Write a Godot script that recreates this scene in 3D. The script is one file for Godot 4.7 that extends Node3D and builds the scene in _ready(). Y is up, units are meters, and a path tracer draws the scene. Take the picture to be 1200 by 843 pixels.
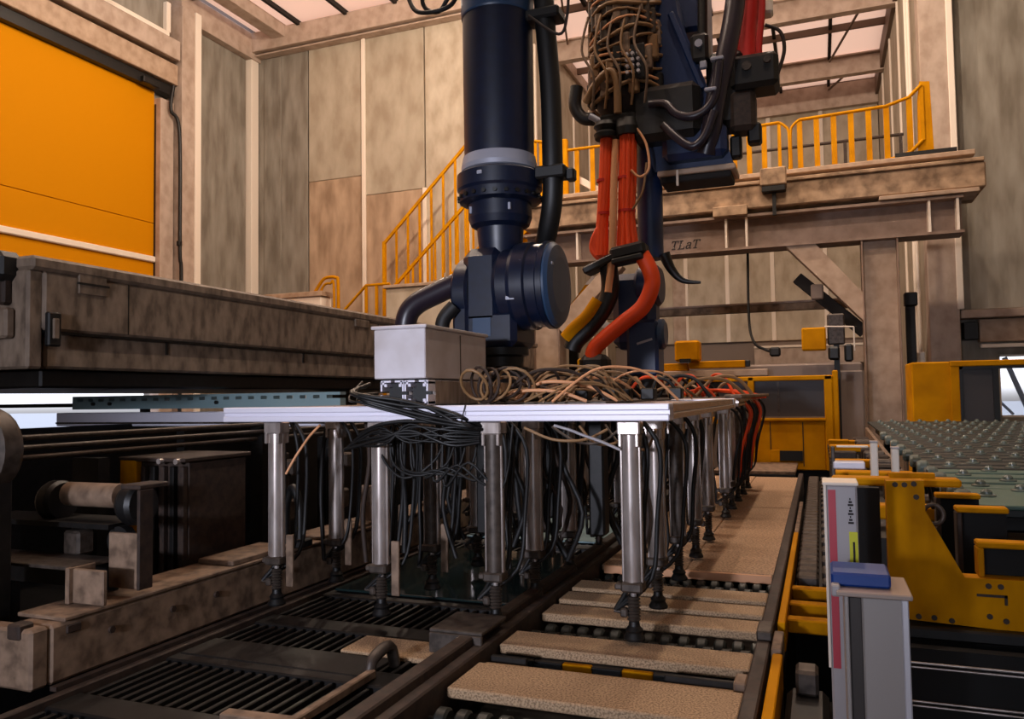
extends Node3D
# Glass handling hall: two hanging robots with suction racks over a conveyor. World: y up, metres, -Z along the conveyor, floor at y = 0.

class MB:
	var st := SurfaceTool.new()
	func _init():
		st.begin(Mesh.PRIMITIVE_TRIANGLES)
	func tri(a: Vector3, b: Vector3, c: Vector3, na: Vector3, nb: Vector3, nc: Vector3) -> void:
		if (b - a).cross(c - a).dot(na + nb + nc) > 0.0:
			var t := b
			b = c
			c = t
			t = nb
			nb = nc
			nc = t
		st.set_normal(na)
		st.add_vertex(a)
		st.set_normal(nb)
		st.add_vertex(b)
		st.set_normal(nc)
		st.add_vertex(c)
	func quad(a: Vector3, b: Vector3, c: Vector3, d: Vector3, n: Vector3) -> void:
		tri(a, b, c, n, n, n)
		tri(a, c, d, n, n, n)
	func box(c: Vector3, s: Vector3, ch := 0.0, B := Basis()) -> MB:
		var h := s * 0.5
		ch = minf(ch, minf(h.x, minf(h.y, h.z)) * 0.45)
		var p := func(sg: Vector3, ax: int) -> Vector3:
			var v := Vector3()
			for i in 3:
				v[i] = sg[i] * (h[i] - (0.0 if i == ax else ch))
			return c + B * v
		for a in 3:
			var b := (a + 1) % 3
			var d := (a + 2) % 3
			for s1 in [-1.0, 1.0]:
				var q := []
				for k in [[-1, -1], [1, -1], [1, 1], [-1, 1]]:
					var sg := Vector3()
					sg[a] = s1
					sg[b] = k[0]
					sg[d] = k[1]
					q.append(p.call(sg, a))
				var n := Vector3()
				n[a] = s1
				quad(q[0], q[1], q[2], q[3], B * n)
				if ch <= 0.0:
					continue
				for s2 in [-1.0, 1.0]:
					var m := Vector3()
					m[a] = s1
					m[b] = s2
					var lo := m
					var hi := m
					lo[d] = -1.0
					hi[d] = 1.0
					quad(p.call(lo, a), p.call(hi, a), p.call(hi, b), p.call(lo, b), (B * m).normalized())
		if ch > 0.0:
			for i in 8:
				var sg := Vector3(1.0 if i & 1 else -1.0, 1.0 if i & 2 else -1.0, 1.0 if i & 4 else -1.0)
				var n := (B * sg).normalized()
				tri(p.call(sg, 0), p.call(sg, 1), p.call(sg, 2), n, n, n)
		return self
	func span(x0: float, x1: float, y0: float, y1: float, z0: float, z1: float, ch := 0.0) -> MB:
		return box(Vector3(x0 + x1, y0 + y1, z0 + z1) * 0.5, Vector3(absf(x1 - x0), absf(y1 - y0), absf(z1 - z0)), ch)
	func bar(a: Vector3, b: Vector3, w: float, h: float, ch := 0.0) -> MB:
		var f := (b - a).normalized()
		var up := Vector3.UP if absf(f.y) < 0.98 else Vector3.BACK
		var r := f.cross(up).normalized()
		return box((a + b) * 0.5, Vector3(w, h, a.distance_to(b)), ch, Basis(r, r.cross(f).normalized() * 1.0, -f))
	func tube(pts: Array, r: float, n := 10, r2 := -1.0) -> MB:
		if r2 < 0.0:
			r2 = r
		var f: Vector3 = (pts[1] - pts[0]).normalized()
		var u := f.cross(Vector3.UP if absf(f.y) < 0.9 else Vector3.RIGHT).normalized()
		var last := []
		var lastn := []
		for i in pts.size():
			var t: Vector3
			if i == 0:
				t = f
			elif i == pts.size() - 1:
				t = (pts[i] - pts[i - 1]).normalized()
			else:
				t = (pts[i + 1] - pts[i - 1]).normalized()
			u = (u - t * u.dot(t)).normalized()
			var w := t.cross(u)
			var rr := lerpf(r, r2, float(i) / (pts.size() - 1))
			var ring := []
			var rn := []
			for k in n:
				var an := TAU * k / n
				var d := u * cos(an) + w * sin(an)
				rn.append(d)
				ring.append(pts[i] + d * rr)
			if i > 0:
				for k in n:
					var j := (k + 1) % n
					tri(last[k], last[j], ring[j], lastn[k], lastn[j], rn[j])
					tri(last[k], ring[j], ring[k], lastn[k], rn[j], rn[k])
			if i == 0 or i == pts.size() - 1:
				var cn := -t if i == 0 else t
				for k in range(1, n - 1):
					tri(ring[0], ring[k], ring[k + 1], cn, cn, cn)
			last = ring
			lastn = rn
		return self
	func cyl(a: Vector3, b: Vector3, r: float, n := 14) -> MB:
		return tube([a, b], r, n)
	func lathe(o: Vector3, axis: Vector3, prof: Array, n := 24) -> MB:   # prof: [radius, height along the axis]
		var u := axis.cross(Vector3.UP if absf(axis.y) < 0.9 else Vector3.RIGHT).normalized()
		var w := axis.cross(u)
		for i in prof.size() - 1:
			var r0: float = prof[i][0]
			var r1: float = prof[i + 1][0]
			var h0: float = prof[i][1]
			var h1: float = prof[i + 1][1]
			var sl := Vector2(h1 - h0, r0 - r1).normalized()   # normal: radial, axial
			if sl.length() < 0.5:
				continue
			for k in n:
				var d0 := u * cos(TAU * k / n) + w * sin(TAU * k / n)
				var d1 := u * cos(TAU * (k + 1) / n) + w * sin(TAU * (k + 1) / n)
				var n0 := (d0 * sl.x + axis * sl.y).normalized()
				var n1 := (d1 * sl.x + axis * sl.y).normalized()
				var a := o + axis * h0 + d0 * r0
				var b := o + axis * h0 + d1 * r0
				var c := o + axis * h1 + d1 * r1
				var e := o + axis * h1 + d0 * r1
				if r0 > 1e-5:
					tri(a, b, c, n0, n1, n1)
				if r1 > 1e-5:
					tri(a, c, e, n0, n1, n0)
		return self
	func prism(o: Vector3, B: Basis, poly: PackedVector2Array, depth: float) -> MB:   # outline in B's x/y, pushed along B's z
		var ix := Geometry2D.triangulate_polygon(poly)
		var w := B.z * depth
		for k in range(0, ix.size(), 3):
			var p := []
			for j in 3:
				p.append(o + B.x * poly[ix[k + j]].x + B.y * poly[ix[k + j]].y)
			tri(p[0], p[1], p[2], -B.z, -B.z, -B.z)
			tri(p[0] + w, p[1] + w, p[2] + w, B.z, B.z, B.z)
		var turn := 1.0 if Geometry2D.is_polygon_clockwise(poly) else -1.0
		for k in poly.size():
			var a2 := poly[k]
			var b2 := poly[(k + 1) % poly.size()]
			var e := b2 - a2
			var n2 := Vector2(-e.y, e.x).normalized() * turn
			var a := o + B.x * a2.x + B.y * a2.y
			var b := o + B.x * b2.x + B.y * b2.y
			quad(a, b, b + w, a + w, (B.x * n2.x + B.y * n2.y).normalized())
		return self
	func ibeam(a: Vector3, b: Vector3, H: float, W: float, tf := 0.03, tw := 0.02) -> MB:
		var up := Vector3.UP if absf((b - a).normalized().y) < 0.98 else Vector3.BACK
		var f := (b - a).normalized()
		var r := f.cross(up).normalized()
		var v := r.cross(f).normalized()
		bar(a + v * (H - tf) * 0.5, b + v * (H - tf) * 0.5, W, tf)
		bar(a - v * (H - tf) * 0.5, b - v * (H - tf) * 0.5, W, tf)
		bar(a, b, tw, H - 2.0 * tf)
		return self
	func mesh() -> ArrayMesh:
		st.index()
		return st.commit()

var M := {}
const ROOF_FRONT := -0.2  # edge of the unseen skylights, set for how they light the foreground
var rng := RandomNumberGenerator.new()
var used := {}

func V(x: float, y: float, z: float) -> Vector3:
	return Vector3(x, y, z)

func numbered(n: String) -> String:
	var k: int = used.get(n, 0)
	used[n] = k + 1
	return n if k == 0 else "%s_%03d" % [n, k]

func off(p: Node) -> Vector3:
	var v := Vector3()
	while p != self and p != null:
		v += p.position
		p = p.get_parent()
	return v

func thing(called: String, label: String, category: String, at := Vector3.ZERO, group := "") -> Node3D:
	var o := Node3D.new()
	o.name = numbered(called)
	o.position = at
	add_child(o)
	tag(o, label, category, group)
	return o

func tag(o: Node, label: String, category: String, group := "", kind := "") -> void:
	if label:
		o.set_meta("label", label)
	if category:
		o.set_meta("category", category)
	if group:
		o.set_meta("group", group)
	if kind:
		o.set_meta("kind", kind)

func put(p: Node, called: String, mb, m: Material, label := "") -> MeshInstance3D:   # a named mesh, modelled in world coordinates, under p
	var o := MeshInstance3D.new()
	o.name = numbered(called) if p == self else called
	o.mesh = mb.mesh() if mb is MB else mb
	o.material_override = m
	if label:
		o.set_meta("label", label)
	if p != self:
		o.position = -off(p)
	p.add_child(o, true)
	return o

func spot(p: Node, called: String, at: Vector3) -> Node3D:   # a part that only holds sub-parts
	var o := Node3D.new()
	o.name = called
	o.position = at - off(p)
	p.add_child(o, true)
	return o

func struct(called: String, mb, m: Material, label: String, category := "structure") -> MeshInstance3D:
	var o := put(self, called, mb, m)
	tag(o, label, category, "", "structure")
	return o

func copy_of(o: Node3D, label: String, at: Vector3) -> Node3D:
	var c := o.duplicate()
	var base := String(o.name)
	var rx := RegEx.create_from_string("_\\d+$")
	c.name = numbered(rx.sub(base, ""))
	add_child(c)
	c.position = at
	c.set_meta("label", label)
	return c

func crv(pts: Array, k := 6) -> Array:
	var c := Curve3D.new()
	for i in pts.size():
		var a: Vector3 = pts[maxi(i - 1, 0)]
		var b: Vector3 = pts[mini(i + 1, pts.size() - 1)]
		var t := (b - a) / 6.0
		c.add_point(pts[i], -t, t)
	var out := []
	for i in pts.size() - 1:
		for j in k:
			out.append(c.sample(i, float(j) / k))
	out.append(pts[-1])
	return out

func noise_tex(sd: int, freq: float, kind: int, lo: float, mid: float, hi := 1.0, oct := 4) -> NoiseTexture2D:
	var f := FastNoiseLite.new()
	f.seed = sd
	f.noise_type = kind
	f.frequency = freq
	f.fractal_octaves = oct
	var g := Gradient.new()
	g.offsets = PackedFloat32Array([0.15, 0.5, 0.85])
	g.colors = PackedColorArray([Color(lo, lo * 0.97, lo * 0.94), Color(mid, mid * 0.99, mid * 0.98), Color(hi, hi, hi)])
	var t := NoiseTexture2D.new()
	t.width = 512
	t.height = 512
	t.seamless = true
	t.noise = f
	t.color_ramp = g
	return t

func mat(r: float, g: float, b: float, rough := 0.7, metal := 0.0, tex: Texture2D = null, sc := Vector3.ONE, world := false) -> StandardMaterial3D:
	var m := StandardMaterial3D.new()
	m.albedo_color = Color(r, g, b)
	m.roughness = rough
	m.metallic = metal
	if tex:
		m.albedo_texture = tex
		m.uv1_triplanar = true
		m.uv1_world_triplanar = world
		m.uv1_scale = sc
	return m

func make_materials() -> void:
	var mottled := noise_tex(3, 0.012, FastNoiseLite.TYPE_SIMPLEX_SMOOTH, 0.86, 0.94, 1.0, 5)
	var streak := noise_tex(8, 0.02, FastNoiseLite.TYPE_PERLIN, 0.78, 0.91, 1.0, 4)
	var grime := noise_tex(15, 0.015, FastNoiseLite.TYPE_SIMPLEX, 0.66, 0.88, 1.0, 5)
	var speck := noise_tex(21, 0.12, FastNoiseLite.TYPE_SIMPLEX, 0.62, 0.88, 1.0, 3)
	M.concrete = mat(0.74, 0.695, 0.62, 0.85, 0, mottled, V(0.25, 0.12, 0.25), true)
	M.concrete_dark = mat(0.61, 0.585, 0.54, 0.85, 0, streak, V(0.35, 0.08, 0.35), true)
	M.concrete_rust = mat(0.765, 0.66, 0.555, 0.85, 0, streak, V(0.3, 0.1, 0.3), true)
	M.concrete_pale = mat(0.79, 0.745, 0.67, 0.85, 0, mottled, V(0.3, 0.15, 0.3), true)
	M.seam = mat(0.13, 0.11, 0.1, 0.9)
	M.strip = mat(0.95, 0.90, 0.84, 0.6)
	M.cream = mat(0.76, 0.68, 0.62, 0.6, 0, mottled, V(0.4, 0.3, 0.4), true)
	M.floor = mat(0.22, 0.19, 0.17, 0.7, 0, grime, V(0.3, 0.3, 0.3), true)
	M.apron = mat(0.66, 0.66, 0.66, 0.9)
	M.roof = mat(0.45, 0.38, 0.33, 0.8)
	M.steel_brown = mat(0.74, 0.64, 0.55, 0.55, 0, mottled, V(0.5, 0.5, 0.5), true)
	M.steel_taupe = mat(0.58, 0.49, 0.43, 0.55, 0, mottled, V(0.5, 0.5, 0.5), true)
	M.rusty_beam = mat(0.74, 0.62, 0.50, 0.75, 0, grime, V(0.35, 0.35, 0.35), true)
	M.roof_steel = mat(0.42, 0.34, 0.28, 0.6)
	M.dark_line = mat(0.10, 0.08, 0.07, 0.8)
	M.sheet = mat(0.85, 0.62, 0.50, 0.75)
	M.sheet.backlight_enabled = true
	M.sheet.backlight = Color(1.0, 0.78, 0.62)
	M.door = mat(0.82, 0.53, 0.0, 0.75)
	M.yellow = mat(0.84, 0.57, 0.0, 0.65, 0, mottled, V(0.3, 0.3, 0.3))
	M.yellow_dirty = mat(0.80, 0.54, 0.0, 0.75, 0, streak, V(1.0, 0.5, 1.0))
	M.navy = mat(0.035, 0.085, 0.18, 0.38, 0, mottled, V(2, 2, 2))
	M.navy_bright = mat(0.055, 0.145, 0.29, 0.4)
	M.navy_pale = mat(0.15, 0.24, 0.35, 0.4)
	M.silver_band = mat(0.62, 0.63, 0.68, 0.4, 0.3)
	M.rubber = mat(0.055, 0.05, 0.05, 0.6)
	M.near_black = mat(0.03, 0.026, 0.024, 0.85)
	M.black = mat(0.035, 0.032, 0.032, 0.5)
	M.hose_violet = mat(0.14, 0.11, 0.15, 0.35)
	M.orange = mat(0.93, 0.29, 0.05, 0.5)
	M.red = mat(0.75, 0.10, 0.05, 0.6)
	M.tan = mat(0.54, 0.41, 0.27, 0.5)
	M.peach = mat(0.86, 0.62, 0.44, 0.5)
	M.alu = mat(0.84, 0.83, 0.86, 0.35, 0.35)
	M.alu_worn = mat(0.80, 0.76, 0.74, 0.25, 0.6, streak, V(3, 0.6, 3))
	M.alu_front = mat(0.88, 0.87, 0.92, 0.4, 0.1)
	M.box_paint = mat(0.84, 0.82, 0.84, 0.45, 0, mottled, V(0.4, 0.4, 0.4))
	M.steel_dark = mat(0.085, 0.075, 0.07, 0.5, 0.3, grime, V(2, 2, 2))
	M.steel_mid = mat(0.32, 0.28, 0.25, 0.5, 0.3, grime, V(2, 2, 2))
	M.rust = mat(0.22, 0.155, 0.115, 0.7, 0, grime, V(2, 2, 2))
	M.press = mat(0.52, 0.45, 0.385, 0.65, 0, grime, V(1.3, 0.6, 1.3))
	M.bed_cream = mat(0.54, 0.445, 0.365, 0.65, 0, grime, V(1.2, 1.2, 1.2))
	M.plank = mat(0.74, 0.62, 0.485, 0.8, 0, speck, V(1.5, 1.5, 1.5))
	M.board = mat(0.74, 0.605, 0.475, 0.8, 0, speck, V(0.8, 0.8, 0.8))
	M.wheel = mat(0.09, 0.105, 0.09, 0.5)
	M.teal = mat(0.52, 0.62, 0.64, 0.35, 0.2)
	M.green = mat(0.29, 0.41, 0.37, 0.45)
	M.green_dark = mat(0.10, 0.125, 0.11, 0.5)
	M.caster = mat(0.40, 0.44, 0.41, 0.22)
	M.blue = mat(0.02, 0.22, 0.52, 0.45)
	M.label = mat(0.66, 0.64, 0.65, 0.5)
	M.label_red = mat(0.72, 0.22, 0.28, 0.5)
	M.label_yellow = mat(0.80, 0.80, 0.10, 0.5)
	M.ink = mat(0.10, 0.06, 0.05, 0.7)
	M.clear_plate = mat(0.66, 0.59, 0.55, 0.3)
	M.post = mat(0.62, 0.59, 0.575, 0.4, 0.1)
	M.post_shade = mat(0.22, 0.19, 0.175, 0.5, 0.1)  # darker copy of post: recess shade put into the color
	M.guard_glass = mat(0.25, 0.235, 0.24, 0.6, 0, null)
	M.grey_panel = mat(0.52, 0.46, 0.42, 0.7)
	M.door.metallic_specular = 0.2
	M.yellow.metallic_specular = 0.2
	M.yellow_dirty.metallic_specular = 0.2
	M.pane = StandardMaterial3D.new()
	M.pane.transparency = BaseMaterial3D.TRANSPARENCY_ALPHA
	M.pane.albedo_color = Color(0.85, 0.9, 0.95, 0.12)
	M.pane.roughness = 0.05
	M.glass_sheet = mat(0.10, 0.15, 0.15, 0.08)
	for k in M:
		M[k].resource_name = k

func _ready() -> void:
	rng.seed = 20240611
	var cam := Camera3D.new()
	cam.name = "camera"
	cam.transform = Transform3D(Basis(V(0.9323, -0.01452, -0.3614), V(0.03053, 0.99879, 0.03865), V(0.3604, -0.04707, 0.93161)), V(0, 1.5, 0))
	cam.fov = 48.86
	cam.near = 0.05
	cam.far = 400.0
	add_child(cam)
	cam.current = true
	var we := WorldEnvironment.new()
	we.name = "world_environment"
	var env := Environment.new()
	var sky := Sky.new()
	var sm := ProceduralSkyMaterial.new()
	sm.sky_top_color = Color(0.86, 0.90, 1.0)
	sm.sky_horizon_color = Color(0.95, 0.96, 1.0)
	sm.ground_bottom_color = Color(0.5, 0.5, 0.52)
	sm.ground_horizon_color = Color(0.7, 0.7, 0.72)
	sm.sky_energy_multiplier = 1.42
	sm.ground_energy_multiplier = 1.0
	sky.sky_material = sm
	env.background_mode = Environment.BG_SKY
	env.sky = sky
	env.ambient_light_source = Environment.AMBIENT_SOURCE_SKY
	env.tonemap_mode = Environment.TONE_MAPPER_LINEAR
	env.tonemap_exposure = 1.0
	env.sdfgi_enabled = true
	env.ssao_enabled = true
	env.ssil_enabled = true
	we.environment = env
	add_child(we)

	make_materials()
	build_unseen_lamps()
	build_shell()
	build_roof()
	build_stairs()
	build_gantry()
	build_back_machines()
	build_press()
	build_conveyors()
	build_right_side()
	build_table()
	build_racks()
	build_robot_near()
	build_robot_far()

# ---------------------------------------------------------------- setting
func build_shell() -> void:
	struct("floor", MB.new().span(-14.9, 7.3, -0.3, 0, -18.3, 8.3).span(-7.2, 2.4, -0.3, 0, -28.9, -18.3), M.floor, "dark worn concrete factory floor under the machines", "floor")
	struct("ground_apron", MB.new().span(-120, -14.9, -0.3, -0.02, -90, 60), M.apron, "bright concrete yard seen outside under the raised door", "ground")
	# left wall with its tall door
	var wl := struct("wall_left", MB.new().span(-15.2, -14.9, 0, 11.75, -18.3, -14.62).span(-15.2, -14.9, 9.2, 11.75, -14.62, -6.3).span(-15.2, -14.9, 0, 11.75, -6.3, 8.3), M.concrete_dark, "grey concrete side wall with a tall doorway", "wall")
	put(wl, "panel", MB.new().span(-14.9, -14.66, 0, 11.02, -17.62, -15.56, 0.01), M.concrete_dark)
	put(wl, "wall_beam", MB.new().span(-14.9, -14.45, 11.03, 11.75, -18, -15.0, 0.01), M.cream)
	for z in [-13.0, -10.6, -8.2, -5.8, -3.4, -1.0, 1.4, 3.8]:
		if z > -6.0:
			put(wl, "panel", MB.new().span(-14.9, -14.7, 0, 11.0, z - 2.3, z, 0.01), M.concrete_dark)
	var pil := struct("pillar_left", MB.new().span(-14.9, -14.40, 0, 11.3, -15.55, -14.98, 0.012), M.cream, "cream steel pilaster between the orange door and the concrete panel", "pillar")
	put(pil, "edge", MB.new().span(-14.40, -14.34, 0, 11.3, -15.57, -15.38, 0.01), M.strip)
	struct("trim_corner", MB.new().span(-14.9, -14.5, 0, 11.1, -17.96, -17.66, 0.012), M.strip, "pale cream corner post where the side wall meets the end wall", "post")
	var dj := struct("trim_door", MB.new().span(-14.9, -14.6, 0, 8.85, -14.92, -14.5, 0.01), M.cream, "cream jamb and stepped lintels framing the orange door", "door frame")
	put(dj, "lintel", MB.new().span(-14.9, -14.5, 9.28, 9.78, -14.95, -6.0, 0.015), M.steel_brown)
	put(dj, "lintel", MB.new().span(-14.9, -14.38, 9.86, 10.34, -14.9, -6.0, 0.015), M.cream)
	put(dj, "shadow_gap", MB.new().span(-14.88, -14.62, 9.02, 9.26, -14.95, -6.0), M.black)  # black strip paints in the shade of the gap above the leaf
	put(dj, "frame_panel", MB.new().span(-14.9, -14.7, 10.55, 11.3, -14.7, -6.0), M.concrete_dark)
	put(dj, "panel_rim", MB.new().span(-14.72, -14.58, 10.42, 10.56, -14.75, -6.0, 0.01).span(-14.72, -14.58, 10.56, 11.3, -14.79, -14.66, 0.01), M.strip)
	put(dj, "jamb", MB.new().span(-14.9, -14.6, 0, 9.2, -6.3, -5.9, 0.01), M.cream)
	var d1 := struct("door_1", MB.new().span(-14.86, -14.80, 5.80, 9.2, -14.5, -6.3, 0.004), M.door, "tall orange sectional door with a pale bar along its lower part", "door")
	put(d1, "panel", MB.new().span(-14.86, -14.80, 4.98, 5.785, -14.5, -6.3, 0.004), M.door)
	put(d1, "panel", MB.new().span(-14.86, -14.80, 1.95, 4.84, -14.5, -6.3, 0.004), M.door)
	put(d1, "added_backing", MB.new().span(-14.90, -14.875, 2.0, 9.2, -14.5, -6.3), M.rust)  # dark sheet added behind the leaf, keeps daylight out of its seams
	put(d1, "bar", MB.new().span(-14.86, -14.72, 4.84, 4.98, -14.5, -6.3, 0.02), M.strip)
	put(d1, "edge_seal", MB.new().span(-14.87, -14.74, 2.3, 8.7, -14.53, -14.495), M.rust)
	put(d1, "shaft_bracket", MB.new().span(-14.7, -14.5, 9.0, 9.16, -14.4, -13.9, 0.02), M.black)
	var cb := put(self, "wall_cable", MB.new().tube(crv([V(-14.45, 9.2, -14.75), V(-14.5, 8.6, -14.72), V(-14.45, 8.1, -14.95), V(-14.42, 5.2, -14.95), V(-14.42, 4.4, -15.0), V(-14.44, 0.02, -14.97)], 6), 0.045, 6).box(V(-14.42, 5.35, -14.93), V(0.1, 0.12, 0.1), 0.01), M.black)
	tag(cb, "black cable running down the jamb beside the orange door", "cable")
	# end wall, to the left of the bay
	var wf := struct("wall_end", MB.new().span(-14.9, -6.9, 0, 11.75, -18.5, -18.2), M.seam, "end wall of tall concrete panels behind the yellow stairs", "wall")
	var xs := [-14.6, -12.87, -11.09, -9.29, -8.08, -6.9]
	var mats := [M.concrete_dark, M.concrete, M.concrete, M.concrete_pale, M.concrete_pale]
	for i in 5:
		put(wf, "panel", MB.new().span(xs[i] + 0.02, xs[i + 1] - 0.02, (7.45 if i == 1 else 6.9) if i in [1, 2] else 0.0, 11.2, -18.2, -18.0, 0.012), mats[i])
		if i in [1, 2]:
			put(wf, "panel", MB.new().span(xs[i] + 0.02, xs[i + 1] - 0.02, 0.0, 7.44 if i == 1 else 6.89, -18.2, -18.0, 0.012), M.concrete_rust)
	put(wf, "panel", MB.new().span(-14.3, -13.75, 0, 11.1, -18.0, -17.96, 0.01), M.concrete_dark)
	for x in [-11.09, -9.29, -8.08]:
		put(wf, "cover_strip", MB.new().span(x - 0.055, x + 0.055, 0, 11.2 if x < -10 else (6.9 if x < -9 else 11.2), -18.0, -17.94, 0.01), M.strip)
	put(wf, "eaves_beam", MB.new().span(-14.6, -6.9, 11.2, 11.75, -18.0, -17.6, 0.01), M.cream)
	# bay behind the gantry
	var bl := struct("wall_bay_left", MB.new().span(-7.2, -6.9, 0, 11.75, -28.7, -18.2), M.concrete, "side wall of the deep bay with pale joint strips", "wall")
	for z in [-19.8, -21.6, -23.4, -25.2, -27.0]:
		put(bl, "cover_strip", MB.new().span(-6.9, -6.85, 0, 11.0, z - 0.05, z + 0.05, 0.01), M.strip)
	var bf := struct("wall_bay_end", MB.new().span(-7.2, 2.4, 0, 11.75, -28.7, -28.4), M.grey_panel, "far end wall of the bay with panels over a grey recess", "wall")
	var bx := [-6.9, -5.75, -4.28, -2.86, -1.36, 0.32, 2.1]
	for i in 6:
		put(bf, "panel", MB.new().span(bx[i] + 0.02, bx[i + 1] - 0.02, 3.28, 10.95, -28.4, -28.25, 0.012), M.concrete_pale)
		if i > 0:
			put(bf, "cover_strip", MB.new().span(bx[i] - 0.07, bx[i] + 0.07, 3.28, 10.95, -28.25, -28.2, 0.01), M.strip)
	put(bf, "wide_strip", MB.new().span(-4.75, -4.3, 3.28, 5.6, -28.25, -28.19, 0.01), M.cream)
	put(bf, "ledge", MB.new().span(-2.0, 2.1, 2.45, 3.0, -28.4, -27.8, 0.015), M.cream)
	put(bf, "ledge_cap", MB.new().span(-2.0, 2.1, 3.0, 3.08, -28.4, -27.75, 0.015), M.strip)
	var br := struct("wall_bay_right", MB.new().span(2.1, 2.4, 0, 11.75, -28.7, -18.2), M.concrete, "short side wall of the bay beside the cream pilaster", "wall")
	for z in [-19.4, -21.3, -23.5, -26.0]:
		put(br, "cover_strip", MB.new().span(2.05, 2.1, 0, 11.1, z - 0.05, z + 0.05, 0.01), M.strip)
	put(br, "pipe", MB.new().cyl(V(1.98, 2.3, -18.7), V(1.98, 11.1, -18.7), 0.04), M.strip)
	put(br, "pipe", MB.new().cyl(V(1.99, 2.0, -18.35), V(1.99, 11.1, -18.35), 0.035), M.strip)
	var pr := struct("pillar_bay", MB.new().span(2.1, 2.64, 0, 11.75, -18.25, -17.72, 0.015), M.cream, "cream pilaster at the mouth of the bay by the dark wall", "pillar")
	put(pr, "edge", MB.new().span(2.60, 2.72, 3.1, 11.75, -17.9, -17.7, 0.012), M.strip)
	var wr := struct("wall_end_right", MB.new().span(2.4, 7.3, 2.95, 11.75, -18.5, -18.2).span(2.4, 3.35, 0, 2.95, -18.5, -18.2).span(4.6, 7.3, 0, 2.95, -18.5, -18.2).span(3.35, 4.6, 0, 0.95, -18.5, -18.2).span(3.35, 4.6, 2.2, 2.95, -18.5, -18.2), M.concrete_dark, "dark grey concrete end wall beside the gantry with a ledge", "wall")
	put(wr, "panel", MB.new().span(2.7, 4.3, 3.1, 11.2, -18.2, -18.0, 0.012), M.concrete_dark)
	put(wr, "panel", MB.new().span(4.34, 7.3, 3.1, 11.2, -18.2, -18.0, 0.012), M.concrete_dark)
	put(wr, "ledge", MB.new().span(2.66, 7.3, 2.92, 3.08, -18.2, -17.75, 0.015), M.cream)
	put(wr, "fascia", MB.new().span(3.0, 7.3, 2.45, 2.90, -18.2, -17.95, 0.015), M.steel_brown)
	put(wr, "bracket", MB.new().span(2.72, 2.98, 2.5, 2.86, -18.2, -17.9, 0.015), M.black)
	put(wr, "rail", MB.new().span(3.0, 7.3, 2.33, 2.40, -18.0, -17.85, 0.01), M.strip)
	var wn := struct("window_1", MB.new().span(3.35, 4.6, 2.16, 2.22, -18.4, -18.28).span(3.35, 4.6, 0.93, 0.99, -18.4, -18.28).span(3.33, 3.39, 0.95, 2.2, -18.4, -18.28).span(4.56, 4.62, 0.95, 2.2, -18.4, -18.28).span(3.97, 4.0, 0.95, 2.2, -18.4, -18.28), M.strip, "small bright window with slanting blue bars seen past the yellow guard", "window")
	put(wn, "pane", MB.new().span(3.37, 4.58, 0.97, 2.18, -18.35, -18.34), M.pane)
	put(wn, "brace", MB.new().bar(V(3.5, 2.15, -18.45), V(3.9, 1.0, -18.45), 0.05, 0.09).bar(V(3.36, 1.3, -18.47), V(3.62, 1.0, -18.47), 0.04, 0.05), M.navy_pale)  # slanting blue bars seen through the pane
	struct("ground_yard", MB.new().span(2.6, 40, -0.3, -0.02, -120, -19.2), M.apron, "bright yard outside the small window", "ground")
	struct("wall_right", MB.new().span(7.0, 7.3, 0, 11.75, -18.2, 8.3), M.concrete_dark, "plain concrete side wall beyond the roller table", "wall")
	struct("wall_back", MB.new().span(-14.9, -3.0, 0, 11.75, 8.0, 8.3).span(3.5, 7.3, 0, 11.75, 8.0, 8.3).span(-3.0, 3.5, 5.2, 11.75, 8.0, 8.3), M.concrete_dark, "unseen concrete wall behind the viewer with an opening placed to let in cool light", "wall")  # out of view; opening sized for the cool light on front faces
	struct("unseen_ground_back", MB.new().span(-14.9, 12, -0.3, -0.02, 8.3, 60), M.apron, "unseen concrete yard outside the opening behind the viewer", "ground")

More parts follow.
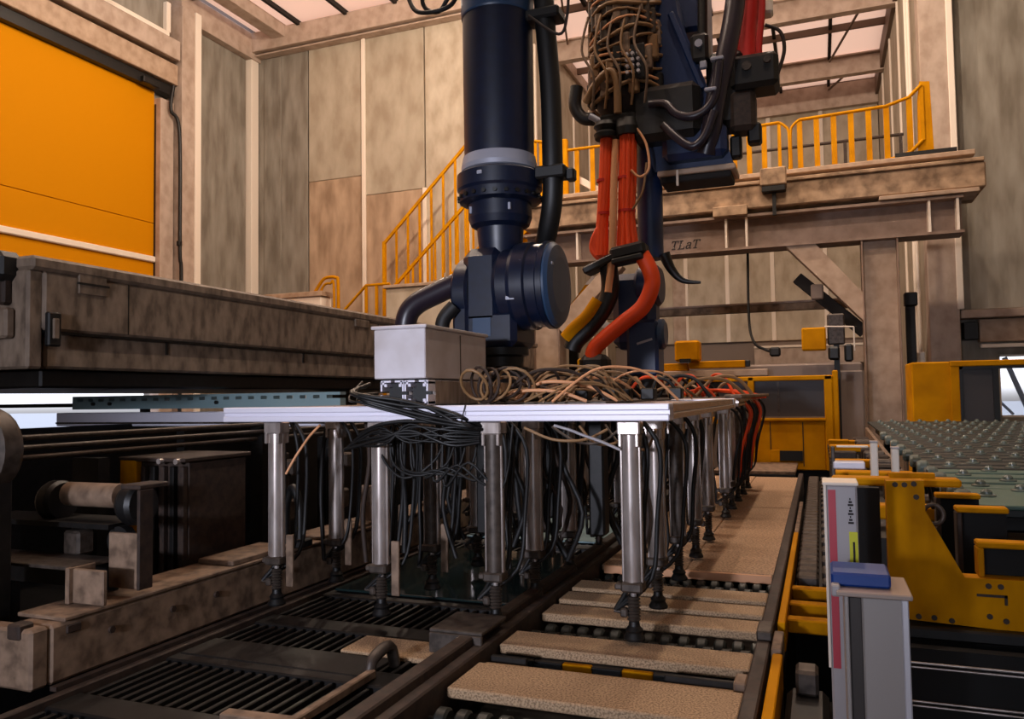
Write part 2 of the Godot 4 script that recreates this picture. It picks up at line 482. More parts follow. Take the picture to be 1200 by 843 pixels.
func build_roof() -> void:
	var c := struct("ceiling", MB.new().span(-15.2, -14.6, 11.75, 12.05, -18.5, 8.3).span(2.1, 7.3, 11.75, 12.05, -18.5, 8.3).span(-14.6, 2.1, 11.75, 12.05, ROOF_FRONT, 8.3).span(-7.2, 2.4, 11.75, 12.05, -28.7, -28.1).span(-7.2, -6.9, 11.75, 12.05, -28.7, -18.5).span(2.1, 2.4, 11.75, 12.05, -28.7, -18.5).span(-14.6, -6.9, 11.75, 12.05, -18.5, -17.85), M.roof, "steel roof with peach translucent skylight sheets between its beams", "ceiling")
	var rows := [-28.2, -25.8, -21.5, -17.85, -12.8, -8.6, -4.4, -0.2, 4.0, 7.9]
	for k in 9:
		var z0: float = rows[k]
		if z0 >= ROOF_FRONT - 0.5:
			continue
		var half: float = (rows[k + 1] - z0) * 0.5
		for h in 2:
			var za := z0 + half * h + (0.0 if h == 0 else 0.01)
			var zb := z0 + half * (h + 1) - (0.01 if h == 0 else 0.0)
			for i in 11:
				var x1 := 2.1 - 1.5 * i
				var x0 := maxf(x1 - 1.5, -14.6)
				if za < -18.0 and x1 < -6.85:
					continue
				if za < -18.0 and x0 < -6.9:
					x0 = -6.9
				var q := MB.new()
				q.quad(V(x0, 11.8, za), V(x1, 11.8, za), V(x1, 11.8, zb), V(x0, 11.8, zb), Vector3.DOWN)
				put(c, "skylight_sheet", q, M.sheet)
	for i in 11:
		var x := 2.1 - 1.5 * i
		var zmin := -28.2 if x > -6.9 else -17.8
		put(c, "glazing_bar", MB.new().span(x - 0.045, x + 0.045, 11.68, 11.82, zmin, ROOF_FRONT), M.dark_line)
	for k in 10:
		var z: float = rows[k]
		var xl := -14.6 if z > -18 else -6.9
		var xr := 7.0 if z > -18 else 2.1
		put(c, "roof_beam", MB.new().ibeam(V(xl, 11.43, z), V(xr, 11.43, z), 0.62, 0.26, 0.04, 0.03), M.cream)
		if k < 9:
			var xm := -14.6 if z > -18.0 else -6.9
			var zm: float = z + (rows[k + 1] - z) * 0.5
			put(c, "purlin", MB.new().span(xm, 2.1, 11.61, 11.81, zm - 0.04, zm + 0.04), M.roof_steel)
			if z < -18:
				put(c, "wind_brace", MB.new().bar(V(0.6, 11.55, z + 0.2), V(1.45, 11.55, rows[k + 1] - 0.2), 0.05, 0.05), M.roof_steel)
				put(c, "wind_brace", MB.new().bar(V(-6.4, 11.55, z + 0.2), V(-5.6, 11.55, rows[k + 1] - 0.2), 0.05, 0.05), M.roof_steel)
	put(c, "end_beam", MB.new().span(-6.9, 2.1, 10.95, 11.75, -28.4, -28.05, 0.01), M.cream)
	put(c, "edge_beam", MB.new().span(-13.75, -13.35, 11.45, 11.8, -17.9, 7.9, 0.01), M.cream)
	put(c, "edge_beam", MB.new().span(2.0, 2.24, 11.2, 11.8, -28.2, 7.9, 0.01), M.roof_steel)
	put(c, "edge_beam", MB.new().span(-7.0, -6.8, 11.45, 11.8, -28.2, -18.0, 0.01), M.cream)
	put(c, "fascia", MB.new().span(-14.5, -6.9, 11.2, 11.8, -18.1, -17.74, 0.01), M.cream)
	var lp := put(self, "cable_coil", MB.new().tube(crv([V(-2.36, 4.12, -4.3), V(-2.26, 3.90, -4.25), V(-2.12, 3.84, -4.22), V(-2.0, 3.88, -4.25), V(-1.98, 4.0, -4.28), V(-2.1, 4.07, -4.3), V(-2.22, 4.0, -4.3), V(-2.2, 3.91, -4.3), V(-2.1, 3.87, -4.28), V(-2.02, 3.93, -4.25), V(-1.86, 4.1, -4.22)], 6), 0.014, 7), M.rubber)
	tag(lp, "loose black cable coil hanging beside the top of the navy robot", "cable")

const FILL_LAMP_COLOR := Color(1.0, 0.91, 0.82)
const FILL_LAMP_ENERGY := 11.0

func build_unseen_lamps() -> void:
	var glow := mat(1, 1, 1, 0.6)
	glow.emission_enabled = true
	glow.emission = FILL_LAMP_COLOR
	glow.emission_energy_multiplier = 3.0
	for z in [-12.8, -8.6, -4.4]:  # fill lamps added out of view to brighten the walls and planks
		for x in [-10.2, -5.0, 0.0]:
			var at := V(x, 10.2, z)
			var l := thing("added_fill_lamp", "added fill lamp under the roof beam " + ("at the gantry" if z < -12.0 else ("of the farther robot" if z < -8.0 else "of the navy robot")) + (", beside the orange door" if x < -8.0 else (", above the press housing" if x < -3.0 else ", above the plank conveyor")), "lamp", at, "added fill lamps under the roof")
			put(l, "shade", MB.new().lathe(at, Vector3.UP, [[0.24, 0.0], [0.22, 0.04], [0.12, 0.22], [0.08, 0.36], [0.0, 0.36]], 24), M.steel_mid)
			put(l, "cord", MB.new().cyl(at + V(0, 0.34, 0), V(x, 11.12, z), 0.02, 8), M.black)
			put(l, "lens", MB.new().lathe(at, Vector3.UP, [[0.0, 0.01], [0.23, 0.01], [0.22, 0.03], [0.0, 0.03]], 24), glow)
			var o := OmniLight3D.new()
			o.name = "fill_bulb"
			o.position = V(0, -0.14, 0)
			o.light_color = FILL_LAMP_COLOR
			o.light_energy = FILL_LAMP_ENERGY * (0.5 if x < -8.0 else (2.2 if z < -12.0 and x < -1.0 else (1.6 if z < -12.0 else 1.0)))
			o.light_size = 0.12
			o.omni_range = 60.0
			o.omni_attenuation = 2.0
			o.shadow_enabled = true
			l.add_child(o)
	var at := V(-1.7, 1.95, 4.0)  # floodlight out of view, placed to light the front faces coolly
	var f := thing("unseen_floodlight", "unseen cool white floodlight behind the viewer, placed to light the rack fronts", "lamp", V(-1.7, 0, 4.0))
	var cool := mat(1, 1, 1, 0.6)
	cool.emission_enabled = true
	cool.emission = Color(0.9, 0.93, 1.0)
	cool.emission_energy_multiplier = 3.0
	put(f, "stand", MB.new().cyl(V(-1.7, 0, 4.12), V(-1.7, 1.9, 4.12), 0.03, 10).span(-2.0, -1.4, 0, 0.04, 3.9, 4.4), M.black)
	put(f, "housing", MB.new().box(at + V(0, 0, 0.1), V(0.5, 0.36, 0.14), 0.02), M.steel_mid)
	put(f, "lens", MB.new().box(at + V(0, 0, 0.02), V(0.44, 0.3, 0.01)), cool)
	var sp := SpotLight3D.new()
	sp.name = "beam"
	sp.position = at - f.position
	f.add_child(sp)
	sp.basis = Basis.looking_at(V(-1.75, 1.60, -3.0) - at)
	sp.spot_angle = 23.0
	sp.spot_angle_attenuation = 1.0
	sp.light_color = Color(0.92, 0.93, 1.0)
	sp.light_energy = 40.0
	sp.light_size = 0.2
	sp.spot_range = 40.0
	sp.spot_attenuation = 2.0
	sp.shadow_enabled = true

# ---------------------------------------------------------------- stairs and gantry
func railing(root: Node3D, pts: Array, drop: float, step: float, r := 0.03, mid := true) -> void:   # handrail along pts, balusters down by drop
	var m: Material = M.yellow
	put(root, "handrail", MB.new().tube(pts, r, 8), m)
	if mid:
		var low := []
		for p in pts:
			low.append(p - V(0, drop, 0))
		put(root, "bottom_rail", MB.new().tube(low, r, 8), m)
	for i in pts.size() - 1:
		var a: Vector3 = pts[i]
		var b: Vector3 = pts[i + 1]
		var n := maxi(1, roundi(a.distance_to(b) / step))
		for k in n:
			var p := a.lerp(b, float(k) / n)
			put(root, "baluster", MB.new().span(p.x - 0.045, p.x + 0.045, p.y - drop, p.y, p.z - 0.012, p.z + 0.012), m)
	var e: Vector3 = pts[-1]
	put(root, "baluster", MB.new().span(e.x - 0.03, e.x + 0.03, e.y - drop, e.y, e.z - 0.012, e.z + 0.012), m)

func build_stairs() -> void:
	var s := thing("staircase", "yellow steel staircase climbing along the concrete end wall to the platform", "stairs", V(-8, 0, -16.6))
	for zz in [-16.25, -17.15]:
		put(s, "stringer", MB.new().bar(V(-10.0, 3.05, zz), V(-5.2, 7.6 - 2.25, zz), 0.05, 0.28, 0.01), M.yellow)
	for k in 13:
		var t := k / 12.0
		put(s, "tread", MB.new().box(V(lerpf(-9.7, -5.4, t), lerpf(3.3, 5.3, t), -16.7), V(0.3, 0.035, 0.86), 0.005), M.yellow_dirty)
	var r1 := thing("stair_railing", "tall yellow stair railing with flat balusters, nearer to the wall", "railing", V(-9, 3.5, -17.0))
	put(r1, "handrail", MB.new().bar(V(-9.9, 5.36, -17.0), V(-7.0, 8.16, -17.0), 0.06, 0.07), M.yellow)
	for k in 10:
		var t := k / 9.0
		var x := lerpf(-9.9, -7.0, t)
		put(r1, "baluster", MB.new().span(x - 0.03, x + 0.03, lerpf(3.6, 5.2, t), lerpf(5.36, 8.16, t), -17.012, -16.988), M.yellow)
	put(r1, "post", MB.new().span(-9.96, -9.88, 0, 5.38, -17.04, -16.96), M.yellow)
	var r2 := thing("stair_railing", "lower yellow stair railing crossing in front of the taller one", "railing", V(-9, 3.5, -16.05))
	put(r2, "handrail", MB.new().bar(V(-9.08, 4.12, -16.05), V(-6.9, 6.18, -16.05), 0.06, 0.07), M.yellow)
	for k in 12:
		var t := k / 11.0
		var x := lerpf(-9.0, -6.9, t)
		put(r2, "baluster", MB.new().span(x - 0.025, x + 0.025, 3.9 + 0.6 * t, lerpf(4.2, 6.18, t), -16.062, -16.038), M.yellow)
	put(r2, "plate", MB.new().bar(V(-7.7, 3.9, -16.02), V(-5.4, 5.75, -16.02), 0.03, 0.55, 0.005), M.yellow)
	var lb := thing("landing_block", "cream landing block with a dark top edge below the stair railings", "platform", V(-8, 0, -15.6))
	put(lb, "body", MB.new().span(-9.05, -5.0, 0, 3.98, -16.0, -15.55, 0.02), M.concrete_pale)
	put(lb, "top_edge", MB.new().span(-9.1, -5.0, 3.98, 4.05, -16.0, -15.5, 0.01), M.steel_brown)
	var l2 := thing("wall_ledge", "low pale ledge with a grey top by the corner post", "ledge", V(-11.5, 0, -16.1))
	put(l2, "body", MB.new().span(-12.9, -11.05, 0, 3.98, -16.4, -15.95, 0.02), M.strip)
	put(l2, "top_edge", MB.new().span(-13.0, -11.0, 3.98, 4.1, -16.4, -15.9, 0.01), M.steel_brown)
	var h1 := thing("grab_rail", "small yellow looped grab rail above the pale ledge", "railing", V(-10.9, 2.6, -16.0))
	put(h1, "tube", MB.new().tube(crv([V(-11.25, 4.1, -16), V(-11.05, 4.35, -16), V(-10.9, 4.42, -16), V(-10.66, 4.4, -16), V(-10.6, 4.2, -16), V(-10.6, 2.6, -16)], 5), 0.04, 8), M.yellow)
	put(h1, "inner_tube", MB.new().tube(crv([V(-11.1, 4.08, -16), V(-10.98, 4.25, -16), V(-10.82, 4.27, -16), V(-10.72, 4.2, -16), V(-10.72, 2.6, -16)], 5), 0.03, 8), M.yellow)
	var h2 := thing("landing_railing", "short yellow railing with a sloping end left of the landing block", "railing", V(-9.8, 2.4, -16.0))
	put(h2, "handrail", MB.new().tube([V(-10.55, 3.5, -16), V(-9.83, 4.16, -16), V(-9.2, 4.16, -16)], 0.035, 8), M.yellow)
	for x in [-9.83, -9.55, -9.22]:
		put(h2, "post", MB.new().span(x - 0.035, x + 0.035, 2.4, 4.15, -16.02, -15.98), M.yellow)

func build_gantry() -> void:
	var g := thing("gantry", "brown steel gantry with a rusty deck beam over a taupe girder on columns", "gantry", V(-1.5, 0, -14.2))
	put(g, "deck_beam", MB.new().span(-5.15, 2.52, 4.66, 5.06, -15.2, -14.0, 0.02), M.rusty_beam)
	put(g, "deck_cap", MB.new().span(-5.15, 2.50, 5.06, 5.12, -16.2, -13.95, 0.01), M.rusty_beam)
	put(g, "deck_plate", MB.new().span(-5.15, 2.45, 5.28, 5.36, -16.2, -14.35, 0.01), M.steel_brown)
	put(g, "deck_support", MB.new().span(-5.15, 2.3, 5.12, 5.28, -16.0, -14.55), M.dark_line)
	put(g, "lower_girder", MB.new().ibeam(V(-5.15, 4.27, -14.25), V(2.2, 4.27, -14.25), 0.6, 0.5, 0.045, 0.04), M.steel_taupe)
	put(g, "end_flange", MB.new().span(1.0, 2.42, 4.585, 4.65, -14.55, -13.95, 0.008), M.steel_brown)
	for x in [-4.1, -3.6, -1.42, -1.08, 1.72, 2.12]:
		put(g, "stiffener", MB.new().span(x - 0.018, x + 0.018, 4.0, 4.55, -14.23, -14.02), M.strip)
	for x in [0.985, -4.75]:
		var col := put(g, "column", MB.new().span(x - 0.262, x + 0.262, 0, 3.97, -14.24, -14.20, 0.006), M.steel_brown)
		put(col, "flange", MB.new().span(x - 0.275, x - 0.25, 0, 3.97, -14.45, -14.02, 0.005).span(x + 0.25, x + 0.275, 0, 3.97, -14.45, -14.02, 0.005), M.steel_taupe)
	put(g, "knee_brace", MB.new().prism(V(0, 0, -14.38), Basis(), PackedVector2Array([Vector2(-0.45, 3.97), Vector2(0.02, 3.97), Vector2(0.71, 3.12), Vector2(0.71, 2.66)]), 0.33), M.steel_brown)
	put(g, "knee_brace", MB.new().bar(V(-0.30, 3.5, -14.6), V(0.75, 2.5, -14.6), 0.12, 0.2, 0.01), M.dark_line)  # near-black bar behind the brace, drawn as its shadow
	put(g, "knee_brace", MB.new().bar(V(-3.35, 3.92, -14.2), V(-4.5, 2.75, -14.2), 0.3, 0.26, 0.01), M.steel_brown)
	put(g, "gusset", MB.new().box(V(0.02, 3.2, -14.32), V(0.2, 0.26, 0.1), 0.03), M.grey_panel)
	put(g, "tie_beam", MB.new().span(-6.4, 0.6, 3.2, 3.34, -17.4, -17.2), M.rusty_beam)
	put(g, "tie_beam_lip", MB.new().span(-6.4, 0.6, 3.34, 3.38, -17.5, -17.1), M.cream)
	var jb := thing("deck_junction_box", "small cream box clamped on the edge of the gantry deck", "box", V(-0.5, 5.0, -13.9))
	put(jb, "body", MB.new().span(-0.82, -0.40, 4.98, 5.28, -14.0, -13.8, 0.02), M.rusty_beam)
	put(jb, "base", MB.new().span(-0.8, -0.42, 4.88, 4.98, -14.0, -13.82, 0.01), M.black)
	put(jb, "stem", MB.new().span(-0.64, -0.58, 4.5, 4.9, -14.0, -13.93), M.black)
	var pl := thing("girder_clamp", "pale clamp plate bridging deck beam and girder near the robot", "plate", V(-1.3, 4.5, -13.95))
	put(pl, "plate", MB.new().span(-1.62, -1.05, 4.55, 4.72, -14.02, -13.9, 0.01), M.rusty_beam)
	var tm := TextMesh.new()
	tm.text = "TLaT"
	var sf := SystemFont.new()
	sf.font_names = PackedStringArray(["Droid Serif"])
	tm.font = sf
	tm.font_size = 64
	tm.pixel_size = 0.0033
	tm.depth = 0.01
	var tx := MeshInstance3D.new()
	tx.name = "lettering"
	tx.mesh = tm
	tx.material_override = M.ink
	tx.position = V(-2.15, 4.17, -14.225) - g.position
	tx.basis = Basis(V(1, 0, 0), V(0.3, 1, 0), V(0, 0, 1))
	g.add_child(tx)
	var r := thing("platform_railing", "yellow baluster railing along the front of the gantry platform", "railing", V(-1, 5.36, -14.6))
	railing(r, [V(-1.55, 6.24, -14.6), V(-0.52, 6.28, -14.6)], 0.9, 0.26)
	railing(r, [V(-0.18, 6.28, -14.6), V(1.2, 6.32, -14.6), V(1.55, 6.42, -14.6), V(1.74, 6.6, -14.6)], 0.93, 0.28)
	put(r, "gate_arc", MB.new().tube(crv([V(-0.52, 6.28, -14.6), V(-0.42, 6.2, -14.6), V(-0.36, 6.05, -14.6), V(-0.36, 5.36, -14.6)], 4), 0.025, 6), M.yellow)
	put(r, "gate_arc", MB.new().tube(crv([V(-0.18, 6.28, -14.6), V(-0.28, 6.2, -14.6), V(-0.33, 6.05, -14.6), V(-0.33, 5.36, -14.6)], 4), 0.025, 6), M.yellow)
	put(r, "end_plate", MB.new().prism(V(1.66, 5.37, -14.66), Basis(), PackedVector2Array([Vector2(0, 0), Vector2(0.24, 0), Vector2(0.21, 1.28), Vector2(0.06, 1.3), Vector2(0.02, 1.0)]), 0.05), M.yellow)
	put(r, "toe_board", MB.new().span(-1.6, 1.3, 5.36, 5.42, -14.62, -14.58), M.rusty_beam)
	put(r, "toe_strip", MB.new().span(1.3, 2.2, 5.38, 5.44, -14.5, -14.4), M.black)
	var r3 := thing("platform_railing", "yellow railing of close bars beside the black robot conduit", "railing", V(-4.5, 5.36, -14.6))
	railing(r3, [V(-5.1, 6.55, -14.6), V(-4.55, 6.42, -14.6)], 1.1, 0.13)
	railing(r3, [V(-4.55, 6.28, -14.6), V(-3.0, 6.28, -14.6)], 0.92, 0.3)
	put(r3, "post", MB.new().span(-4.62, -4.42, 5.3, 6.5, -14.65, -14.55, 0.01), M.yellow)
	put(r3, "brace", MB.new().bar(V(-4.6, 5.95, -14.7), V(-3.7, 5.36, -14.7), 0.08, 0.12), M.strip)
	var r4 := thing("platform_railing", "dark railing on the far side of the gantry platform", "railing", V(-1, 5.36, -16.1))
	put(r4, "handrail", MB.new().tube([V(-1.6, 6.25, -16.1), V(1.6, 6.25, -16.1)], 0.03, 8), M.rust)
	for x in [-1.5, -0.4, 0.6, 1.55]:
		put(r4, "post", MB.new().span(x - 0.03, x + 0.03, 5.36, 6.25, -16.12, -16.08), M.rust)
	var sw := thing("wall_switch", "small black switch with a grey conduit beside the gantry column", "switch", V(1.6, 1.2, -16.2))
	put(sw, "head", MB.new().span(1.5, 1.72, 3.05, 3.3, -16.2, -16.0, 0.02), M.black)
	put(sw, "conduit", MB.new().span(1.52, 1.68, 0, 3.05, -16.2, -16.08, 0.01), M.steel_dark)
	put(sw, "cover", MB.new().span(1.74, 1.92, 1.3, 2.25, -17.2, -17.0, 0.02), M.strip)

func build_back_machines() -> void:
	# guard at the far end of the conveyor
	var g := thing("safety_guard", "yellow machine guard with dark windows at the far end of the conveyor", "machine guard", V(-0.4, 0, -10.9))
	put(g, "lower_panel", MB.new().span(-0.80, 0.06, 0.5, 1.135, -11.1, -10.9, 0.012), M.yellow)
	put(g, "lower_panel", MB.new().span(-0.82, 0.07, 1.135, 1.17, -11.1, -10.86, 0.01), M.yellow)
	for x in [-0.61, -0.21]:
		put(g, "panel_joint", MB.new().span(x - 0.006, x + 0.006, 0.55, 1.12, -10.9, -10.892), M.rust)
	put(g, "slot_frame", MB.new().span(-0.62, -0.50, 0.60, 0.76, -10.9, -10.87, 0.006), M.yellow)
	put(g, "slot", MB.new().span(-0.50, -0.22, 0.62, 0.75, -10.9, -10.88), M.black)
	put(g, "window", MB.new().span(-0.80, 0.06, 1.19, 1.66, -11.05, -11.0), M.guard_glass)
	put(g, "window", MB.new().span(-1.63, -0.88, 1.19, 1.66, -11.05, -11.0), M.guard_glass)
	put(g, "window_bar", MB.new().span(-0.515, -0.49, 1.19, 1.66, -11.0, -10.99), M.steel_mid)
	put(g, "post", MB.new().span(0.06, 0.16, 0.5, 1.72, -11.06, -10.88, 0.012), M.yellow)
	put(g, "post", MB.new().span(0.16, 0.23, 0.5, 1.78, -11.0, -10.9, 0.012), M.yellow)
	put(g, "post", MB.new().span(-0.88, -0.80, 0.5, 1.72, -11.06, -10.88, 0.012), M.yellow)
	put(g, "post", MB.new().span(-1.72, -1.63, 0.5, 1.72, -11.06, -10.88, 0.012), M.yellow)
	put(g, "top_rail", MB.new().span(-1.72, 0.16, 1.66, 1.72, -11.06, -10.88, 0.01), M.yellow)
	put(g, "mid_rail", MB.new().span(-1.72, -0.80, 1.10, 1.19, -11.06, -10.88, 0.01), M.yellow)
	put(g, "base", MB.new().span(-1.72, 0.16, 0, 0.5, -11.1, -10.95), M.steel_dark)
	var ga := thing("grey_cabinet", "tall grey machine housing behind the yellow guard's windows", "cabinet", V(0, 0, -13))
	put(ga, "body", MB.new().span(-2.6, 0.62, 0, 1.95, -13.8, -13.0, 0.03), M.grey_panel)
	put(ga, "side_box", MB.new().span(0.25, 0.62, 0, 1.82, -13.0, -12.8, 0.02), M.grey_panel)
	var yb := thing("yellow_crossbeam", "yellow horizontal beam with a raised block above the guard", "beam", V(-1.5, 1.9, -12.4))
	put(yb, "beam", MB.new().span(-1.85, -1.02, 1.89, 2.0, -12.45, -12.3, 0.012), M.yellow)
	put(yb, "beam", MB.new().span(-2.35, -1.87, 1.86, 1.98, -12.5, -12.35, 0.012), M.yellow)
	put(yb, "block", MB.new().span(-2.05, -1.68, 2.0, 2.32, -12.5, -12.2, 0.03), M.yellow)
	put(yb, "slot", MB.new().span(-1.97, -1.8, 1.98, 2.04, -12.2, -12.17), M.black)
	put(yb, "end_knob", MB.new().span(-1.02, -0.95, 1.9, 2.0, -12.42, -12.3, 0.01), M.black)
	put(yb, "carriage", MB.new().span(-2.6, -0.7, 1.76, 1.86, -12.6, -12.3, 0.01), M.steel_brown)
	put(yb, "stand", MB.new().span(-2.4, -2.3, 0, 1.8, -12.6, -12.45).span(-1.2, -1.1, 0, 1.8, -12.6, -12.45), M.steel_dark)
	var yx := thing("yellow_signal_box", "yellow square box on a grey mast in front of the far ledge", "box", V(0.1, 0, -12.6))
	put(yx, "box", MB.new().span(-0.22, 0.12, 2.12, 2.46, -12.7, -12.5, 0.02), M.yellow)
	put(yx, "mast_head", MB.new().span(0.14, 0.38, 2.2, 2.66, -12.75, -12.6, 0.02), M.steel_mid)
	put(yx, "mast", MB.new().span(0.22, 0.30, 0, 2.2, -12.72, -12.64), M.steel_dark)
	put(yx, "sensor", MB.new().box(V(0.22, 2.07, -12.55), V(0.16, 0.2, 0.16), 0.03).box(V(0.42, 2.07, -12.55), V(0.12, 0.26, 0.14), 0.03), M.black)
	put(yx, "rod", MB.new().cyl(V(0.1, 2.47, -12.55), V(0.5, 2.45, -12.55), 0.012, 6).cyl(V(0.5, 2.45, -12.55), V(0.5, 2.1, -12.55), 0.012, 6), M.strip)
	var hc := put(self, "hanging_cable", MB.new().tube(crv([V(-1.1, 4.0, -14.45), V(-1.1, 2.8, -14.3), V(-1.02, 2.38, -14.2), V(-0.85, 2.25, -14.2), V(-0.72, 2.2, -14.2)], 6), 0.025, 6).box(V(-0.68, 2.2, -14.2), V(0.18, 0.16, 0.14), 0.03), M.rubber)
	tag(hc, "thin dark cable hanging from the girder with a black plug", "cable")
	var yp := thing("far_yellow_panel", "tilted yellow panel with a white top seen under the left girder brace", "panel", V(-5.2, 0, -18))
	put(yp, "panel", MB.new().prism(V(0, 0, -16.6), Basis(), PackedVector2Array([Vector2(-5.08, 3.38), Vector2(-4.46, 3.38), Vector2(-4.05, 3.9), Vector2(-4.66, 3.9)]), 0.1), M.yellow)
	put(yp, "cap", MB.new().prism(V(0, 0, -16.6), Basis(), PackedVector2Array([Vector2(-4.66, 3.91), Vector2(-4.05, 3.91), Vector2(-3.95, 4.08), Vector2(-4.5, 4.08)]), 0.1), M.strip)
	put(yp, "strut", MB.new().bar(V(-5.2, 3.3, -16.0), V(-3.9, 2.9, -16.0), 0.06, 0.14, 0.01), M.strip)
	put(yp, "stand", MB.new().span(-5.2, -5.0, 0, 3.1, -17.1, -16.98), M.steel_dark)
	# guard beyond the roller table
	var r := thing("table_guard", "yellow cabinet and frame with dark glazing beyond the green roller table", "machine guard", V(1.4, 0, -11.1))
	put(r, "cabinet", MB.new().span(1.08, 1.54, 0.4, 1.855, -11.75, -11.0, 0.015), M.yellow)
	put(r, "cabinet_edge", MB.new().span(1.5, 1.60, 0.4, 1.86, -11.0, -10.96, 0.008), M.yellow)
	put(r, "top_rail", MB.new().span(1.5, 4.4, 1.79, 1.86, -11.05, -10.95, 0.01), M.yellow)
	put(r, "gasket", MB.new().span(1.6, 4.4, 1.755, 1.79, -11.03, -10.97).span(1.6, 1.635, 0.4, 1.79, -11.03, -10.97), M.black)
	put(r, "mullion", MB.new().span(1.96, 2.02, 0.4, 1.76, -11.06, -11.0), M.black)
	put(r, "dark_panel", MB.new().span(1.63, 1.98, 0.4, 1.76, -11.06, -11.03), M.guard_glass)
	put(r, "post", MB.new().span(4.3, 4.4, 0.4, 1.8, -11.05, -10.95, 0.01), M.yellow)
	put(r, "base", MB.new().span(1.08, 4.4, 0, 0.4, -11.3, -11.0), M.steel_dark)

# ---------------------------------------------------------------- press and feed bars on the left
func build_press() -> void:
	var p := thing("press_housing", "long grimy taupe press housing raised over the dark machine bed", "machine", V(-4.3, 0, -5))
	put(p, "side_plate", MB.new().span(-5.4, -3.33, 1.84, 2.115, -9.4, -2.62, 0.012), M.press)
	put(p, "lower_plate", MB.new().span(-5.4, -3.37, 1.665, 1.835, -9.4, -2.66, 0.012), M.press)
	put(p, "top_lip", MB.new().span(-5.45, -3.318, 2.115, 2.18, -9.5, -2.55, 0.015), M.press)
	put(p, "shadow_strip", MB.new().span(-5.4, -3.345, 1.828, 1.846, -9.4, -2.63), M.black)  # black strip paints the shade in the step between the plates
	put(p, "end_plate", MB.new().span(-5.4, -3.345, 1.66, 2.12, -2.63, -2.55, 0.012), M.press)
	put(p, "end_rib", MB.new().span(-5.4, -3.42, 1.80, 1.94, -2.55, -2.50, 0.02), M.press)
	put(p, "lifting_eye", MB.new().span(-3.56, -3.42, 2.06, 2.2, -2.6, -2.46, 0.03), M.black)
	put(p, "lifting_eye_plate", MB.new().box(V(-3.47, 2.02, -2.53), V(0.05, 0.13, 0.05), 0.015), M.rust)
	put(p, "latch", MB.new().span(-3.335, -3.305, 1.765, 1.925, -2.695, -2.625, 0.008), M.black)
	put(p, "latch", MB.new().span(-3.31, -3.295, 1.80, 1.895, -2.675, -2.645, 0.006), M.press)
	put(p, "hinge", MB.new().span(-3.335, -3.322, 2.03, 2.14, -2.96, -2.80, 0.004), M.press)
	put(p, "hinge_pin", MB.new().span(-3.325, -3.316, 2.075, 2.085, -2.97, -2.79), M.black)
	for k in 5:
		var z := -3.1 - 1.25 * k
		if k % 2 == 0:
			put(p, "plate_joint", MB.new().span(-3.331, -3.3285, 1.85, 2.11, z - 0.003, z + 0.003), M.steel_dark)
		put(p, "drip_mark", MB.new().span(-3.372, -3.366, 1.76, 1.83, z - 0.31, z - 0.29), M.black)  # thin dark drip mark on the lower plate
	put(p, "hinge", MB.new().span(-3.335, -3.318, 2.06, 2.12, -5.45, -5.25, 0.004), M.press)
	put(p, "underside", MB.new().span(-5.5, -3.45, 1.575, 1.665, -9.6, -2.7, 0.01), M.steel_dark)
	for z in [-3.6, -8.6]:
		put(p, "column", MB.new().span(-5.9, -5.55, 0, 2.0, z - 0.2, z + 0.2, 0.01), M.steel_dark)
		put(p, "column_head", MB.new().span(-5.9, -5.3, 1.7, 2.0, z - 0.15, z + 0.15, 0.01), M.steel_dark)
	var b := thing("machine_bed", "dark recessed machine bed with skirting plates below the press housing", "machine", V(-3.6, 0, -4))
	put(b, "bed", MB.new().span(-5.9, -2.66, 0, 0.55, -10.0, -1.2, 0.01), M.steel_dark)
	put(b, "skirt_plate", MB.new().span(-4.25, -4.15, 0.55, 1.36, -10.0, -2.9), M.steel_dark)
	put(b, "inner_wall", MB.new().span(-3.5, -3.4, 0.55, 1.28, -9.8, -4.3), M.steel_dark)
	for x in [-3.75, -3.15]:
		put(b, "rail_bracket", MB.new().span(x - 0.03, x + 0.03, 0.5, 1.34, -3.98, -3.9), M.steel_dark)
	for i in 3:
		put(b, "slide_rail", MB.new().cyl(V(-3.06 - 0.05 * i, 1.36 - 0.045 * i, -2.0), V(-3.06 - 0.05 * i, 1.36 - 0.045 * i, -7.5), 0.012, 8), M.steel_mid)
	for z in [-2.7, -4.6, -6.6]:
		put(b, "rail_stand", MB.new().span(-3.2, -3.04, 0.55, 1.25, z - 0.03, z + 0.03), M.steel_dark)
	# cross bars that look out past the press towards the door
	var fb := thing("feed_bar", "plain grey lavender aluminium bar lying under the press housing", "bar", V(-3.7, 1.34, -3.94))
	put(fb, "bar", MB.new().span(-4.83, -2.62, 1.345, 1.435, -3.99, -3.90, 0.006), M.alu_front)
	put(fb, "slot", MB.new().span(-4.83, -2.62, 1.36, 1.372, -3.90, -3.897), M.steel_mid)
	var st := thing("slotted_strut", "teal galvanised strut with a row of slots above the grey bar", "strut", V(-3.7, 1.44, -4.0))
	put(st, "web", MB.new().span(-4.80, -2.64, 1.455, 1.508, -4.06, -4.0), M.teal)
	put(st, "top_flange", MB.new().span(-4.80, -2.64, 1.528, 1.545, -4.06, -4.0), M.teal)
	for k in 22:
		var x := -4.80 + 0.096 * k
		put(st, "slot_bridge", MB.new().span(x, x + 0.05, 1.508, 1.528, -4.06, -4.0), M.teal)
	for x in [-4.6, -4.45, -3.55]:
		put(st, "bolt", MB.new().cyl(V(x, 1.492, -4.0), V(x, 1.492, -3.985), 0.013, 6), M.black)
	put(st, "foot", MB.new().span(-4.2, -4.15, 0.5, 1.46, -4.05, -4.01), M.steel_dark)
	put(st, "foot", MB.new().span(-3.3, -3.25, 0.5, 1.46, -4.05, -4.01), M.steel_dark)
